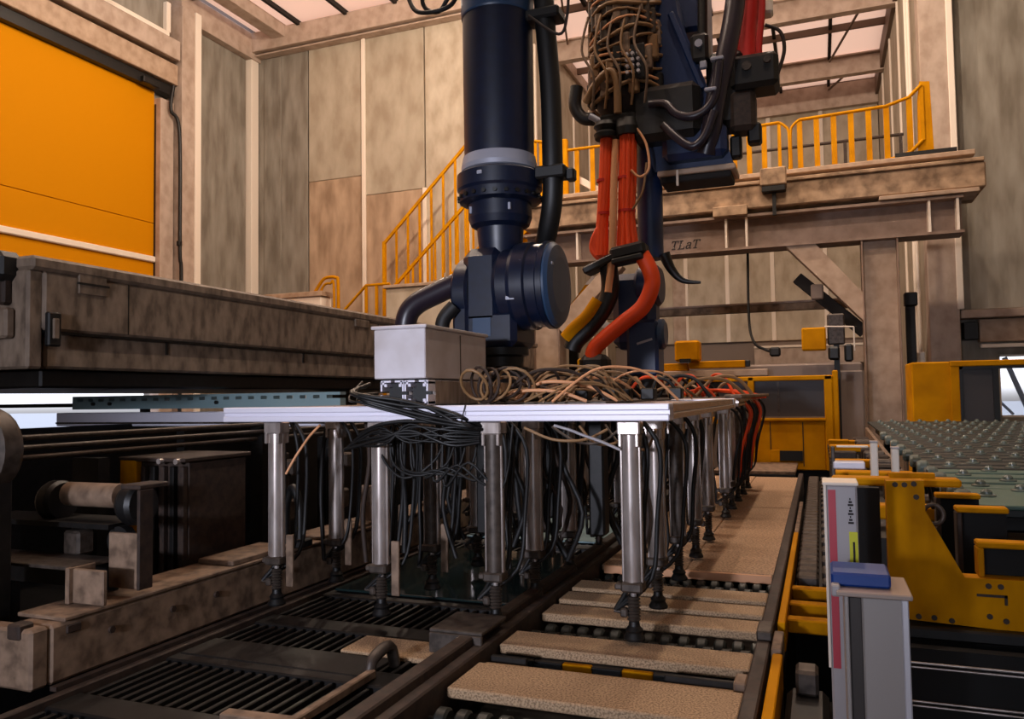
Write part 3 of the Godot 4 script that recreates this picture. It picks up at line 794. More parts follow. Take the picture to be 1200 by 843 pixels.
	put(st, "drip_rail", MB.new().span(-6.4, -4.8, 1.472, 1.498, -4.06, -4.0), M.steel_dark)
	# cream side beam with what stands on it
	var sb := thing("side_beam", "worn cream side beam with a slotted end plate along the grating bed", "beam", V(-2.6, 0.4, -4))
	put(sb, "beam", MB.new().span(-2.66, -2.49, 0.53, 0.735, -9.5, -2.0, 0.012), M.bed_cream)
	put(sb, "end_plate", MB.new().span(-3.2, -2.495, 0.53, 0.735, -2.0, -1.93, 0.01), M.bed_cream)
	put(sb, "top_flange", MB.new().span(-2.72, -2.485, 0.735, 0.75, -9.5, -2.05, 0.004), M.bed_cream)
	for y in [0.575, 0.665]:
		put(sb, "slot", MB.new().span(-2.84, -2.73, y - 0.012, y + 0.014, -1.93, -1.922), M.black)
	put(sb, "clip", MB.new().span(-2.60, -2.54, 0.70, 0.752, -1.98, -1.92, 0.006), M.rust)
	put(sb, "clip", MB.new().span(-2.52, -2.484, 0.69, 0.72, -2.12, -2.06, 0.004), M.rust)
	for z in [-2.25, -2.55, -2.8, -3.3, -4.1]:
		put(sb, "bolt", MB.new().cyl(V(-2.49, 0.655, z), V(-2.48, 0.655, z), 0.014, 6), M.rust)
	put(sb, "drip_edge", MB.new().span(-2.49, -2.46, 0.515, 0.53, -9.5, -2.0), M.rust)
	put(sb, "packing_plate", MB.new().span(-2.70, -2.50, 0.75, 0.775, -3.35, -2.92, 0.004), M.bed_cream)
	put(sb, "packing_plate", MB.new().span(-2.70, -2.50, 0.75, 0.77, -4.5, -3.6, 0.004), M.bed_cream)
	var bc := thing("box_channel", "short cream box channel with an open end resting on the side beam", "channel", V(-2.7, 0.75, -2.25))
	put(bc, "end_plate", MB.new().span(-2.63, -2.475, 0.752, 0.88, -2.22, -2.20, 0.004), M.bed_cream)
	put(bc, "rim", MB.new().span(-2.645, -2.625, 0.752, 0.885, -2.3, -2.18, 0.003), M.bed_cream)
	put(bc, "top_plate", MB.new().span(-3.3, -2.63, 0.87, 0.885, -2.4, -2.2, 0.003), M.steel_mid)
	put(bc, "inner_shadow_plate", MB.new().span(-3.3, -2.64, 0.752, 0.87, -2.42, -2.40), M.steel_dark)  # dark sheet stands in for the shade inside the channel
	var ds := thing("drive_stand", "brown upright plate carrying a cream motor drum with dark wheels", "drive unit", V(-2.7, 0.75, -2.4))
	put(ds, "plate", MB.new().span(-2.63, -2.465, 0.775, 0.99, -2.38, -2.36, 0.004), M.bed_cream)
	put(ds, "plate_edge", MB.new().span(-2.475, -2.46, 0.775, 1.16, -2.42, -2.35, 0.004), M.rust)
	put(ds, "bracket", MB.new().span(-2.56, -2.46, 1.16, 1.18, -2.5, -2.35, 0.004), M.rust)
	put(ds, "drum", MB.new().lathe(V(-2.95, 1.12, -2.45), Vector3.RIGHT, [[0.0, 0.0], [0.05, 0.0], [0.05, 0.29], [0.0, 0.29]], 20), M.bed_cream)
	for x in [-3.06, -2.62]:
		put(ds, "wheel", MB.new().lathe(V(x, 1.09, -2.45), Vector3.RIGHT, [[0.0, 0.0], [0.075, 0.0], [0.085, 0.02], [0.085, 0.06], [0.075, 0.08], [0.0, 0.08]], 20), M.black)
	put(ds, "lower_wheel", MB.new().lathe(V(-2.6, 0.95, -2.42), Vector3.BACK, [[0.0, 0.0], [0.06, 0.0], [0.06, 0.04], [0.0, 0.04]], 18), M.black)
	put(ds, "shelf", MB.new().span(-3.4, -2.62, 1.0, 1.02, -2.55, -2.35), M.steel_dark)
	put(ds, "leg", MB.new().span(-3.35, -3.3, 0.5, 1.0, -2.5, -2.4), M.steel_dark)
	put(ds, "valve_block", MB.new().box(V(-2.86, 0.93, -2.42), V(0.09, 0.1, 0.08), 0.01), M.steel_mid)
	var dc := thing("drive_cabinet", "dark reddish brown ribbed cabinet with bright screws on the side beam", "cabinet", V(-2.9, 0.55, -3))
	put(dc, "body", MB.new().span(-3.10, -2.74, 0.55, 1.22, -3.3, -2.9, 0.008), M.rust)
	put(dc, "front_post", MB.new().span(-3.12, -3.02, 0.55, 1.23, -2.9, -2.86, 0.005), M.yellow_dirty)
	for i in 5:
		put(dc, "rib", MB.new().span(-3.0 + 0.058 * i, -2.975 + 0.058 * i, 0.6, 1.2, -2.9, -2.87, 0.004), M.rust if i % 2 == 0 else M.steel_dark)
	put(dc, "cap", MB.new().span(-3.13, -2.725, 1.22, 1.24, -3.32, -2.86, 0.004), M.rust)
	for x in [-2.86, -2.76]:
		put(dc, "screw", MB.new().cyl(V(x, 1.225, -2.86), V(x, 1.225, -2.84), 0.014, 8), M.alu_worn)
	var eb := thing("end_bearing", "round dark grey bearing housing at the near end of the slide rails", "bearing", V(-2.85, 0.5, -2.05))
	put(eb, "housing", MB.new().lathe(V(-2.94, 1.33, -2.12), Vector3.BACK, [[0.0, 0.0], [0.15, 0.0], [0.16, 0.02], [0.16, 0.08], [0.10, 0.1], [0.0, 0.1]], 24), M.steel_mid)
	put(eb, "pedestal", MB.new().span(-3.06, -2.84, 0.55, 1.3, -2.12, -2.03, 0.01), M.steel_dark)
	for i in 4:
		var z: float = [-3.75, -4.3, -4.9, -5.6][i]
		var q := thing("valve_column", ["dark valve column with pale taps next to the ribbed cabinet", "dark valve column second along from the ribbed cabinet", "dark valve column third along from the ribbed cabinet", "dark valve column farthest from the ribbed cabinet"][i], "valve", V(-2.85, 0.55, z), "valve columns under the press")
		put(q, "column", MB.new().span(-2.92, -2.84, 0.55, 1.2, z - 0.04, z + 0.04, 0.006), M.steel_mid if i % 2 == 0 else M.steel_dark)
		put(q, "tap", MB.new().box(V(-2.80, 1.12, z), V(0.07, 0.09, 0.09), 0.012), M.steel_mid)
		put(q, "tap", MB.new().box(V(-2.82, 0.88, z), V(0.06, 0.12, 0.07), 0.012), M.steel_mid)
		put(q, "hose", MB.new().tube(crv([V(-2.84, 1.15, z + 0.05), V(-2.76, 1.05, z + 0.12), V(-2.78, 0.8, z + 0.1), V(-2.86, 0.56, z + 0.1)], 5), 0.012, 6), M.rubber)
	var rg := thing("hose_loop", "upright loop of thick black hose standing on the side beam", "hose", V(-2.55, 0.77, -3.4))
	put(rg, "loop", MB.new().tube(crv([V(-2.6, 0.79, -3.44), V(-2.585, 0.95, -3.42), V(-2.53, 1.05, -3.4), V(-2.475, 0.96, -3.38), V(-2.47, 0.80, -3.38)], 8), 0.022, 10), M.black)
	put(rg, "saddle", MB.new().span(-2.62, -2.45, 0.752, 0.79, -3.46, -3.36, 0.006), M.black)

# ---------------------------------------------------------------- conveyors
func build_conveyors() -> void:
	# dark roller bed between the cream beam and the centre rail
	var rb := thing("grating_bed", "dark bed of close grating bars between cream beam and centre rail", "conveyor", V(-1.9, 0, -4))
	put(rb, "base", MB.new().span(-2.45, -1.32, 0, 0.40, -9.5, -1.2), M.steel_dark)
	var gbar := MB.new().box(Vector3.ZERO, V(0.017, 0.045, 0.36), 0.003).mesh()
	for k in 12:
		var z := -1.72 - 0.52 * k
		for i in 21:
			var o := put(rb, "grating_bar", gbar, M.steel_dark)
			o.position = V(-2.39 + 0.05 * i, 0.475, z) - rb.position
		put(rb, "cross_member", MB.new().span(-2.42, -1.34, 0.41, 0.50, z - 0.34, z - 0.20, 0.006), M.steel_dark)
	for x in [-2.43, -1.345]:
		put(rb, "side_rail", MB.new().span(x - 0.018, x + 0.018, 0.4, 0.52, -9.5, -1.5, 0.004), M.rust)
	put(rb, "cross_plate", MB.new().span(-1.80, -1.36, 0.49, 0.51, -2.92, -2.72, 0.004), M.plank)
	put(rb, "cover_plate", MB.new().span(-2.4, -1.55, 0.49, 0.505, -2.70, -2.5, 0.004), M.steel_dark)
	put(rb, "edge_strip", MB.new().bar(V(-1.78, 0.515, -2.04), V(-1.50, 0.515, -2.06), 0.05, 0.02, 0.004), M.bed_cream)
	put(rb, "edge_strip", MB.new().bar(V(-1.52, 0.52, -2.0), V(-1.52, 0.52, -2.5), 0.03, 0.03, 0.004), M.bed_cream)
	put(rb, "curved_guard", MB.new().tube(crv([V(-1.53, 0.5, -2.5), V(-1.53, 0.56, -2.52), V(-1.52, 0.58, -2.62), V(-1.52, 0.5, -2.66)], 5), 0.022, 8), M.steel_mid)
	var gs := thing("glass_sheet", "dark teal glass sheet lying on the grating bed under the suction legs", "glass sheet", V(-1.9, 0.504, -4.6))
	put(gs, "sheet", MB.new().span(-2.38, -1.40, 0.506, 0.518, -4.75, -3.55, 0.003), M.glass_sheet)
	var lg := thing("glass_sheet", "pale grey teal glass sheet farther along the grating bed", "glass sheet", V(-1.9, 0.504, -6))
	put(lg, "sheet", MB.new().span(-2.38, -1.40, 0.506, 0.518, -6.6, -5.2, 0.003), M.teal)
	for i in 4:
		var z: float = [-4.15, -5.0, -5.9, -7.0][i]
		var sx := thing("edge_stop", ["cream upright edge stop on the cream beam behind the front suction legs", "cream upright edge stop beside the thin glass sheet", "cream upright edge stop between the two glass sheets", "cream upright edge stop farthest along the side beam"][i], "stop", V(-2.5, 0.75, z), "edge stops on the side beam")
		put(sx, "plate", MB.new().span(-2.60, -2.50, 0.752, 0.98, z - 0.02, z + 0.02, 0.004), M.bed_cream)
		put(sx, "foot", MB.new().span(-2.63, -2.50, 0.752, 0.775, z - 0.06, z + 0.06, 0.004), M.bed_cream)
	# plank conveyor
	var pc := thing("plank_conveyor", "conveyor of dusty wooden planks between two rusty rails under the racks", "conveyor", V(-0.75, 0, -5))
	put(pc, "base", MB.new().span(-1.2, -0.24, 0, 0.36, -9.5, -1.3), M.steel_dark)
	put(pc, "centre_rail", MB.new().span(-1.295, -1.235, 0.40, 0.605, -9.6, -1.4, 0.006).span(-1.235, -1.185, 0.40, 0.575, -9.6, -1.4, 0.006), M.rust)
	put(pc, "centre_rail_foot", MB.new().span(-1.29, -1.2, 0, 0.4, -9.5, -1.4), M.steel_dark)
	put(pc, "outer_rail", MB.new().span(-0.245, -0.195, 0.36, 0.585, -9.6, -1.5, 0.006), M.rust)
	put(pc, "outer_rail_foot", MB.new().span(-0.245, -0.20, 0, 0.36, -9.5, -1.5), M.steel_dark)
	var rows := [[-2.665, -2.40, 0.545], [-2.735, -2.69, 0.525], [-3.055, -2.865, 0.55], [-3.53, -3.36, 0.54], [-3.76, -3.60, 0.545], [-3.99, -3.82, 0.55]]
	for r in rows:
		put(pc, "plank", MB.new().box(V(-0.715, r[2] - 0.018, (r[0] + r[1]) * 0.5), V(0.925, 0.036, r[1] - r[0]), 0.005, Basis(Vector3.UP, rng.randf_range(-0.008, 0.008))), M.plank)
	for i in 4:
		var z := -4.40 - 1.28 * i
		for h in 2:
			put(pc, "board", MB.new().span(-1.18 + 0.47 * h + 0.004, -0.71 + 0.46 * h, 0.512, 0.546 + 0.003 * ((i + h) % 2), z - 1.27, z, 0.004), M.board)
	put(pc, "kick_plate", MB.new().span(-1.16, -0.26, 0.50, 0.545, -4.40, -4.385, 0.003), M.peach)
	for i in 8:
		var x := -1.14 + 0.112 * i
		put(pc, "hazard_block", MB.new().span(x, x + 0.111, 0.468, 0.512, -2.86, -2.835, 0.003), M.yellow_dirty if i in [2, 4] else M.black)
	put(pc, "cross_beam", MB.new().span(-1.18, -0.25, 0.42, 0.512, -2.98, -2.86), M.steel_dark)
	put(pc, "sensor_bar", MB.new().span(-0.52, -0.27, 0.515, 0.548, -2.755, -2.735, 0.003), M.steel_dark)
	put(pc, "sensor_bar", MB.new().span(-1.16, -1.02, 0.515, 0.548, -2.755, -2.735, 0.003), M.steel_dark)
	put(pc, "end_block", MB.new().span(-0.29, -0.25, 0.50, 0.56, -2.80, -2.70, 0.005), M.bed_cream)
	put(pc, "end_block", MB.new().span(-0.245, -0.19, 0.585, 0.62, -3.25, -3.10, 0.005), M.steel_mid)
	var wheel := MB.new().lathe(Vector3.ZERO, Vector3.RIGHT, [[0.0, -0.022], [0.036, -0.022], [0.044, -0.014], [0.044, 0.014], [0.036, 0.022], [0.0, 0.022]], 14).mesh()
	for z in [-2.28, -2.16, -3.14, -3.25, -4.12, -4.25]:
		var sh := put(pc, "wheel_shaft", MB.new().cyl(V(-1.18, 0.485, z), V(-0.25, 0.485, z), 0.013, 8), M.steel_dark)
		for k in 13:
			var w := MeshInstance3D.new()
			w.name = "wheel"
			w.mesh = wheel
			w.material_override = M.wheel
			w.position = V(-1.13 + 0.07 * k + (0.035 if z in [-2.16, -3.25, -4.25] else 0.0), 0.485, z)
			sh.add_child(w, true)
	var rp := thing("rail_cover", "grey brown angle cover sitting over the centre rail near the front suction leg", "cover", V(-1.3, 0.6, -2.9))
	put(rp, "plate", MB.new().span(-1.42, -1.2, 0.607, 0.62, -3.0, -2.75, 0.004), M.steel_mid)
	put(rp, "face", MB.new().span(-1.42, -1.2, 0.53, 0.607, -2.76, -2.745, 0.004), M.steel_mid)
	var fp := thing("transfer_plate", "pale steel transfer plate with a dark front edge at the guard's foot", "plate", V(-0.55, 0, -10))
	put(fp, "plate", MB.new().span(-1.2, -0.28, 0.56, 0.60, -10.85, -9.65, 0.006), M.bed_cream)
	put(fp, "front_edge", MB.new().span(-1.2, -0.28, 0.50, 0.56, -9.72, -9.65, 0.004), M.black)
	put(fp, "stand", MB.new().span(-1.1, -0.35, 0, 0.5, -10.7, -9.8), M.steel_dark)

# ---------------------------------------------------------------- yellow frames, posts and bars on the right
func build_right_side() -> void:
	var ys := thing("yellow_rail", "long yellow side rail with cross bars along the plank conveyor", "rail", V(-0.15, 0, -5))
	put(ys, "rail", MB.new().span(-0.178, -0.15, 0.50, 0.612, -5.4, -3.27, 0.004), M.yellow)
	put(ys, "rail", MB.new().span(-0.178, -0.15, 0.50, 0.60, -7.0, -5.42, 0.004), M.bed_cream)
	for z in [-3.50, -3.76, -4.05]:
		put(ys, "cross_bar", MB.new().span(-0.15, 0.065, 0.52, 0.575, z - 0.035, z + 0.035, 0.006), M.yellow_dirty)
	put(ys, "stand", MB.new().span(-0.17, -0.155, 0, 0.5, -6.9, -3.3), M.steel_dark)
	var y2 := thing("yellow_rail", "short yellow rail with a pale joint plate nearest the camera by the plank conveyor", "rail", V(-0.16, 0, -2.5))
	put(y2, "rail", MB.new().span(-0.178, -0.145, 0.48, 0.60, -2.92, -1.4, 0.004), M.yellow)
	put(y2, "joint_plate", MB.new().span(-0.185, -0.15, 0.52, 0.605, -3.18, -2.95, 0.004), M.bed_cream)
	put(y2, "cross_bar", MB.new().span(-0.145, 0.05, 0.47, 0.53, -2.42, -2.36, 0.006), M.yellow_dirty)
	put(y2, "stand", MB.new().span(-0.17, -0.155, 0, 0.48, -3.1, -1.5), M.steel_dark)
	var ch := thing("chain_track", "dark grey drive chain track of blocks beside the yellow rail", "chain", V(-0.08, 0, -6))
	put(ch, "bed", MB.new().span(-0.14, 0.06, 0.0, 0.52, -9.4, -4.2), M.steel_dark)
	for k in 34:
		var z := -4.3 - 0.15 * k
		put(ch, "link", MB.new().span(-0.135, -0.03, 0.52, 0.585, z - 0.055, z + 0.055, 0.012), M.steel_mid)
		put(ch, "side_link", MB.new().span(-0.015, 0.05, 0.52, 0.56 + 0.02 * (k % 2), z - 0.06, z + 0.045, 0.01), M.steel_mid)
	var mg := thing("gear_motor", "cluttered dark gear motor with grey covers beside the white post", "motor", V(-0.05, 0, -2.6))
	put(mg, "body", MB.new().span(-0.13, 0.0, 0.2, 0.52, -2.85, -2.5, 0.02), M.steel_dark)
	put(mg, "cover", MB.new().span(-0.10, -0.03, 0.52, 0.60, -2.86, -2.76, 0.01), M.steel_mid)
	put(mg, "flange", MB.new().lathe(V(-0.07, 0.47, -2.5), Vector3.BACK, [[0.0, 0.0], [0.06, 0.0], [0.06, 0.02], [0.035, 0.03], [0.035, 0.06], [0.0, 0.06]], 18), M.steel_mid)
	for i in 3:
		put(mg, "fin", MB.new().span(-0.12, -0.01, 0.36 - 0.05 * i, 0.375 - 0.05 * i, -2.5, -2.46, 0.003), M.steel_mid)
	put(mg, "terminal_box", MB.new().box(V(-0.03, 0.40, -2.43), V(0.06, 0.05, 0.05), 0.006), M.steel_mid)
	put(mg, "clamp_bar", MB.new().span(-0.12, -0.06, 0.43, 0.45, -2.36, -2.3, 0.004), M.bed_cream)
	put(mg, "foot", MB.new().span(-0.14, 0.02, 0, 0.2, -2.9, -2.4), M.steel_dark)
	# signal column with red and white label
	var lc := thing("label_column", "narrow grey column with a red stripe and a yellow sticker behind the blue cap", "column", V(0.02, 0, -2.2))
	put(lc, "body", MB.new().span(0.008, 0.082, 0.0, 1.262, -2.3, -2.2, 0.005), M.label)
	put(lc, "red_stripe", MB.new().span(0.013, 0.031, 0.8, 1.25, -2.2, -2.198), M.label_red)
	put(lc, "yellow_sticker", MB.new().span(0.060, 0.080, 1.04, 1.145, -2.2, -2.198), M.label_yellow)
	put(lc, "sticker_mark", MB.new().span(0.068, 0.073, 1.06, 1.12, -2.198, -2.197), M.ink)
	put(lc, "white_edge", MB.new().span(0.002, 0.009, 0.8, 1.262, -2.22, -2.197, 0.002), M.strip)
	for k in 9:
		put(lc, "printed_mark", MB.new().span(0.059 + 0.002 * (k % 3), 0.072 - 0.003 * ((k * 7) % 3), 1.165 + 0.0075 * k, 1.170 + 0.0075 * k, -2.2, -2.1985), M.ink)
	put(lc, "cap", MB.new().span(0.0, 0.085, 1.262, 1.27, -2.31, -2.19, 0.003), M.strip)
	# white post with clear plate and blue cap
	var wp := thing("white_post", "white aluminium post with a clear top plate under a blue cap", "post", V(0.1, 0, -1.95))
	put(wp, "body", MB.new().span(0.072, 0.162, 0, 1.055, -2.05, -1.9, 0.004), M.post)
	put(wp, "side_groove", MB.new().span(0.044, 0.074, 0, 1.05, -2.05, -1.915, 0.003), M.post_shade)  # groove drawn dark, its shade is in the material
	put(wp, "side_edge", MB.new().span(0.037, 0.046, 0, 1.055, -2.05, -1.9, 0.002), M.post)
	put(wp, "corner_bead", MB.new().span(0.150, 0.164, 0, 1.055, -1.905, -1.895, 0.003), M.alu)
	put(wp, "top_plate", MB.new().span(0.022, 0.172, 1.055, 1.066, -2.07, -1.885, 0.003), M.clear_plate)
	put(wp, "plate_tab", MB.new().span(0.012, 0.03, 1.05, 1.075, -1.95, -1.9, 0.003), M.label)
	var bcap := put(self, "blue_cap", MB.new().span(0.012, 0.134, 1.067, 1.097, -2.06, -1.93, 0.005), M.blue)
	tag(bcap, "flat blue plastic cap lying on top of the white post", "cap")
	# yellow casting below the green table
	var ya := thing("yellow_bracket", "large yellow plate bracket with a sloping shoulder under the green table", "bracket", V(0.3, 0, -2.6))
	put(ya, "plate", MB.new().prism(V(0, 0, -2.66), Basis(), PackedVector2Array([Vector2(0.176, 1.235), Vector2(0.277, 1.238), Vector2(0.278, 1.15), Vector2(0.372, 0.965), Vector2(0.60, 0.965), Vector2(0.60, 0.825), Vector2(0.45, 0.825), Vector2(0.21, 0.835), Vector2(0.176, 0.9)]), 0.06), M.yellow_dirty)
	for q in [[0.25, 0.845], [0.29, 0.845], [0.335, 0.84], [0.43, 0.86], [0.47, 0.85], [0.43, 0.945], [0.46, 0.945], [0.255, 1.19], [0.2, 1.225], [0.225, 1.225], [0.25, 1.228]]:
		put(ya, "bolt_hole", MB.new().cyl(V(q[0], q[1], -2.6), V(q[0], q[1], -2.596), 0.008, 8), M.rust)
	put(ya, "weld_seam", MB.new().span(0.40, 0.475, 0.915, 0.922, -2.6, -2.595).span(0.468, 0.475, 0.895, 0.922, -2.6, -2.595), M.rust)
	put(ya, "foot", MB.new().span(0.18, 0.62, 0, 0.83, -2.9, -2.66), M.near_black)
	put(ya, "base_rail", MB.new().span(0.17, 3.0, 0.79, 0.825, -2.7, -2.56, 0.006), M.steel_dark)
	var fr := [[0.41, 1.065, -2.62, 0.085], [0.405, 1.12, -2.95, 0.10], [0.40, 1.11, -3.4, 0.10]]
	for i in 3:
		var f = fr[i]
		var yf := thing("angle_frame", ["yellow angle frame standing on the yellow bracket, nearest of three", "yellow angle frame in the middle of three under the green table", "yellow angle frame farthest back of three under the green table"][i], "frame", V(f[0], 0, f[2]), "yellow angle frames under the table")
		var L := 0.22 if i == 0 else 0.15
		put(yf, "top_bar", MB.new().span(f[0], f[0] + L, f[1] - 0.018, f[1], f[2] - 0.06, f[2], 0.004), M.yellow_dirty)
		put(yf, "leg", MB.new().span(f[0], f[0] + 0.016, 0.8 if i > 0 else 0.965, f[1] - 0.018, f[2] - 0.06, f[2], 0.003), M.yellow_dirty if i == 0 else M.rust)
		put(yf, "dark_back_sheet", MB.new().span(f[0] + 0.016, f[0] + L, 0.8 if i > 0 else 0.965, f[1] - 0.02, f[2] - 0.058, f[2] - 0.045), M.near_black)  # near-black sheet that keeps the space inside the frame dark
	var co := thing("hose_coil", "small ring of grey hose hanging beside the yellow bracket", "hose", V(0.32, 1.1, -2.75))
	var ring := []
	for k in 17:
		ring.append(V(0.315 + 0.028 * cos(TAU * k / 16.0), 1.12 + 0.03 * sin(TAU * k / 16.0), -2.75))
	put(co, "ring", MB.new().tube(ring, 0.007, 7), M.steel_mid)
	put(co, "hanger", MB.new().cyl(V(0.315, 1.14, -2.75), V(0.315, 1.24, -2.9), 0.006, 6), M.steel_dark)
	# dark pit with bright slide rails to the right of the post
	var pit := thing("slide_track", "dark floor track with thin shiny slide rails beside the white post", "track", V(1.2, 0, -2.4))
	put(pit, "bed", MB.new().span(0.2, 3.2, 0.0, 0.45, -2.5, -1.2), M.near_black)
	for y in [0.742, 0.73, 0.636, 0.624]:
		put(pit, "slide_rail", MB.new().cyl(V(0.2, y, -2.5), V(3.0, y, -2.5), 0.0035, 8), M.alu_worn)
	put(pit, "rail_back", MB.new().span(0.2, 3.0, 0.45, 0.78, -2.55, -2.51), M.near_black)
	# stack of yellow and dark cross bars between chain track and table
	var cs := thing("cross_bar_bed", "bed of yellow and dark cross bars between chain track and green table", "machine bed", V(0.2, 0, -6))
	put(cs, "bed", MB.new().span(0.08, 0.5, 0, 0.90, -9.5, -3.6), M.steel_dark)
	for k in 13:
		var z := -3.9 - 0.42 * k
		put(cs, "cross_bar", MB.new().span(0.07, 0.50 if k % 3 == 0 else 0.26, 0.94 + 0.03 * (k % 2), 1.0 + 0.03 * (k % 2), z - 0.06, z + 0.06, 0.008), M.yellow if k % 3 != 1 else M.rust)
		put(cs, "block", MB.new().box(V(0.40, 0.95, z - 0.2), V(0.16, 0.14, 0.14), 0.015), M.rust if k % 2 == 0 else M.steel_mid)
		put(cs, "side_lug", MB.new().box(V(0.09, 0.92, z - 0.2), V(0.05, 0.06, 0.1), 0.01), M.steel_mid)
	put(cs, "yellow_spar", MB.new().span(0.03, 0.40, 1.20, 1.225, -2.86, -2.78, 0.006), M.yellow)
	put(cs, "spar_stand", MB.new().span(0.14, 0.17, 0.6, 1.2, -2.86, -2.8), M.steel_dark)
	put(cs, "yellow_teeth", MB.new().span(0.2, 0.33, 1.225, 1.24, -2.84, -2.8), M.yellow_dirty)
	put(cs, "dark_lattice", MB.new().span(0.088, 0.165, 0.62, 1.2, -2.76, -2.72), M.near_black)
	for i in 2:
		var x: float = [0.26, 0.36][i]
		var pp := thing("end_stop_post", ["white end stop post nearer the chain track, before the cream plate", "white end stop post nearer the green table, before the cream plate"][i], "post", V(x, 0.6, -4.6), "white end stop posts")
		put(pp, "post", MB.new().span(x - 0.018, x + 0.018, 0.62, 1.23 - 0.03 * i, -4.64, -4.58, 0.005), M.strip)
		put(pp, "cap", MB.new().span(x - 0.02, x + 0.02, 1.23 - 0.03 * i, 1.24 - 0.03 * i, -4.64, -4.58, 0.003), M.label)
	var gb := thing("guide_bar", "grey lavender guide bar with a raised arm next to the white stop posts", "bar", V(0.1, 0.6, -4.7))
	put(gb, "bar", MB.new().span(0.06, 0.22, 1.08, 1.12, -4.8, -4.7, 0.006), M.alu_front)
	put(gb, "arm", MB.new().span(0.08, 0.24, 1.195, 1.205, -4.78, -4.74, 0.003), M.strip)
	put(gb, "upright", MB.new().span(0.05, 0.07, 0.6, 1.2, -4.78, -4.72, 0.004), M.steel_mid)

func build_table() -> void:
	var t := thing("caster_table", "green slatted glass table studded with pale ball casters and a plain front plate", "table", V(2, 0.03, -7))
	put(t, "front_plate", MB.new().span(0.54, 3.6, 1.082, 1.10, -3.98, -3.46, 0.004), M.green)
	put(t, "front_skirt", MB.new().span(0.56, 3.6, 1.05, 1.082, -3.98, -3.49, 0.004), M.green_dark)
	var caster := MB.new().lathe(Vector3.ZERO, Vector3.UP, [[0.036, 0.0], [0.036, 0.006], [0.022, 0.010], [0.021, 0.020], [0.013, 0.028], [0.0, 0.030]], 14).mesh()
	var n := 0
	var z := -4.02
	var row := 0
	while z > -10.6:
		var w := 0.145
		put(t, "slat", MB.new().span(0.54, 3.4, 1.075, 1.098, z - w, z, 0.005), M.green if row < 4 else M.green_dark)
		for k in 9:
			var x := 0.66 + 0.30 * k + (0.15 if row % 2 else 0.0)
			if x > 0.75 - 0.29 * z or n > 288:
				continue
			var c := put(t, "ball_caster", caster, M.caster)
			c.position = V(x, 1.098, z - w * 0.5) - t.position
			n += 1
		z -= 0.225
		row += 1
	for q in [[0.62, -3.72], [0.85, -3.72], [0.78, -3.92], [1.18, -3.92]]:
		var c := put(t, "ball_caster", caster, M.caster)
		c.position = V(q[0], 1.10, q[1]) - t.position
	var er := MB.new().lathe(Vector3.ZERO, Vector3.RIGHT, [[0.0, -0.03], [0.03, -0.03], [0.04, -0.015], [0.04, 0.015], [0.03, 0.03], [0.0, 0.03]], 16).mesh()
	for k in 12:
		var c := put(t, "edge_roller", er, M.caster)
		c.position = V(0.525, 1.095, -3.66 - 0.16 * k - 0.02 * k * k) - t.position
	t.rotation.x = 0.0095
	put(t, "under_frame", MB.new().span(0.62, 3.3, 0.96, 1.05, -10.6, -3.7, 0.01), M.steel_dark)
	for zz in [-4.2, -7.0, -10.0]:
		for x in [0.72, 3.1]:
			put(t, "leg", MB.new().span(x - 0.05, x + 0.05, -0.07 - 0.0095 * (zz + 7.0) * -1.0 + 0.04, 0.96, zz - 0.05, zz + 0.05, 0.006), M.steel_dark)
	put(t, "side_board", MB.new().prism(V(0.50, 0, -9.8), Basis(Vector3.BACK, Vector3.UP, Vector3.RIGHT * -1.0), PackedVector2Array([Vector2(0, 0.86), Vector2(4.5, 0.86), Vector2(4.5, 0.98), Vector2(0, 1.07)]), 0.03), M.bed_cream)

# ---------------------------------------------------------------- suction racks
var leg_parts := []

func leg_meshes() -> void:
	var tb := MB.new().lathe(Vector3.ZERO, Vector3.UP, [[0.0, 0.775], [0.036, 0.775], [0.036, 1.355], [0.0, 1.355]], 18)
	var rod := MB.new()
	for s in [-1.0, 1.0]:
		rod.span(s * 0.034 - 0.007, s * 0.034 + 0.007, 0.78, 1.35, -0.012, 0.012, 0.003)
	var br := MB.new().span(-0.045, 0.045, 1.345, 1.40, -0.04, 0.04, 0.006).span(-0.04, -0.026, 1.30, 1.35, -0.04, 0.04, 0.004).span(0.026, 0.04, 1.30, 1.35, -0.04, 0.04, 0.004)
	var co := MB.new().span(-0.042, 0.042, 0.745, 0.785, -0.042, 0.042, 0.008).span(-0.07, -0.04, 0.75, 0.775, -0.02, 0.02, 0.005)
	var st := MB.new().cyl(V(0, 0.60, 0), V(0, 0.75, 0), 0.012, 10)
	var sp := []
	for k in 8:
		sp.append([0.018, 0.632 + 0.013 * k])
		sp.append([0.027, 0.6385 + 0.013 * k])
	var spring := MB.new().lathe(Vector3.ZERO, Vector3.UP, sp, 14)
	var cup := MB.new().lathe(Vector3.ZERO, Vector3.UP, [[0.0, 0.572], [0.04, 0.562], [0.042, 0.57], [0.03, 0.59], [0.034, 0.60], [0.022, 0.615], [0.02, 0.632], [0.0, 0.632]], 16)
	var fit := MB.new().box(V(-0.035, 0.665, 0.01), V(0.03, 0.035, 0.03), 0.006).cyl(V(-0.05, 0.665, 0.01), V(-0.075, 0.668, 0.01), 0.007, 8)
	leg_parts = [["cylinder", tb.mesh(), "alu_worn"], ["guide_rod", rod.mesh(), "alu_worn"], ["bracket", br.mesh(), "alu_worn"], ["collar", co.mesh(), "steel_mid"], ["stem", st.mesh(), "alu_worn"], ["spring", spring.mesh(), "steel_mid"], ["suction_cup", cup.mesh(), "black"], ["fitting", fit.mesh(), "steel_mid"]]

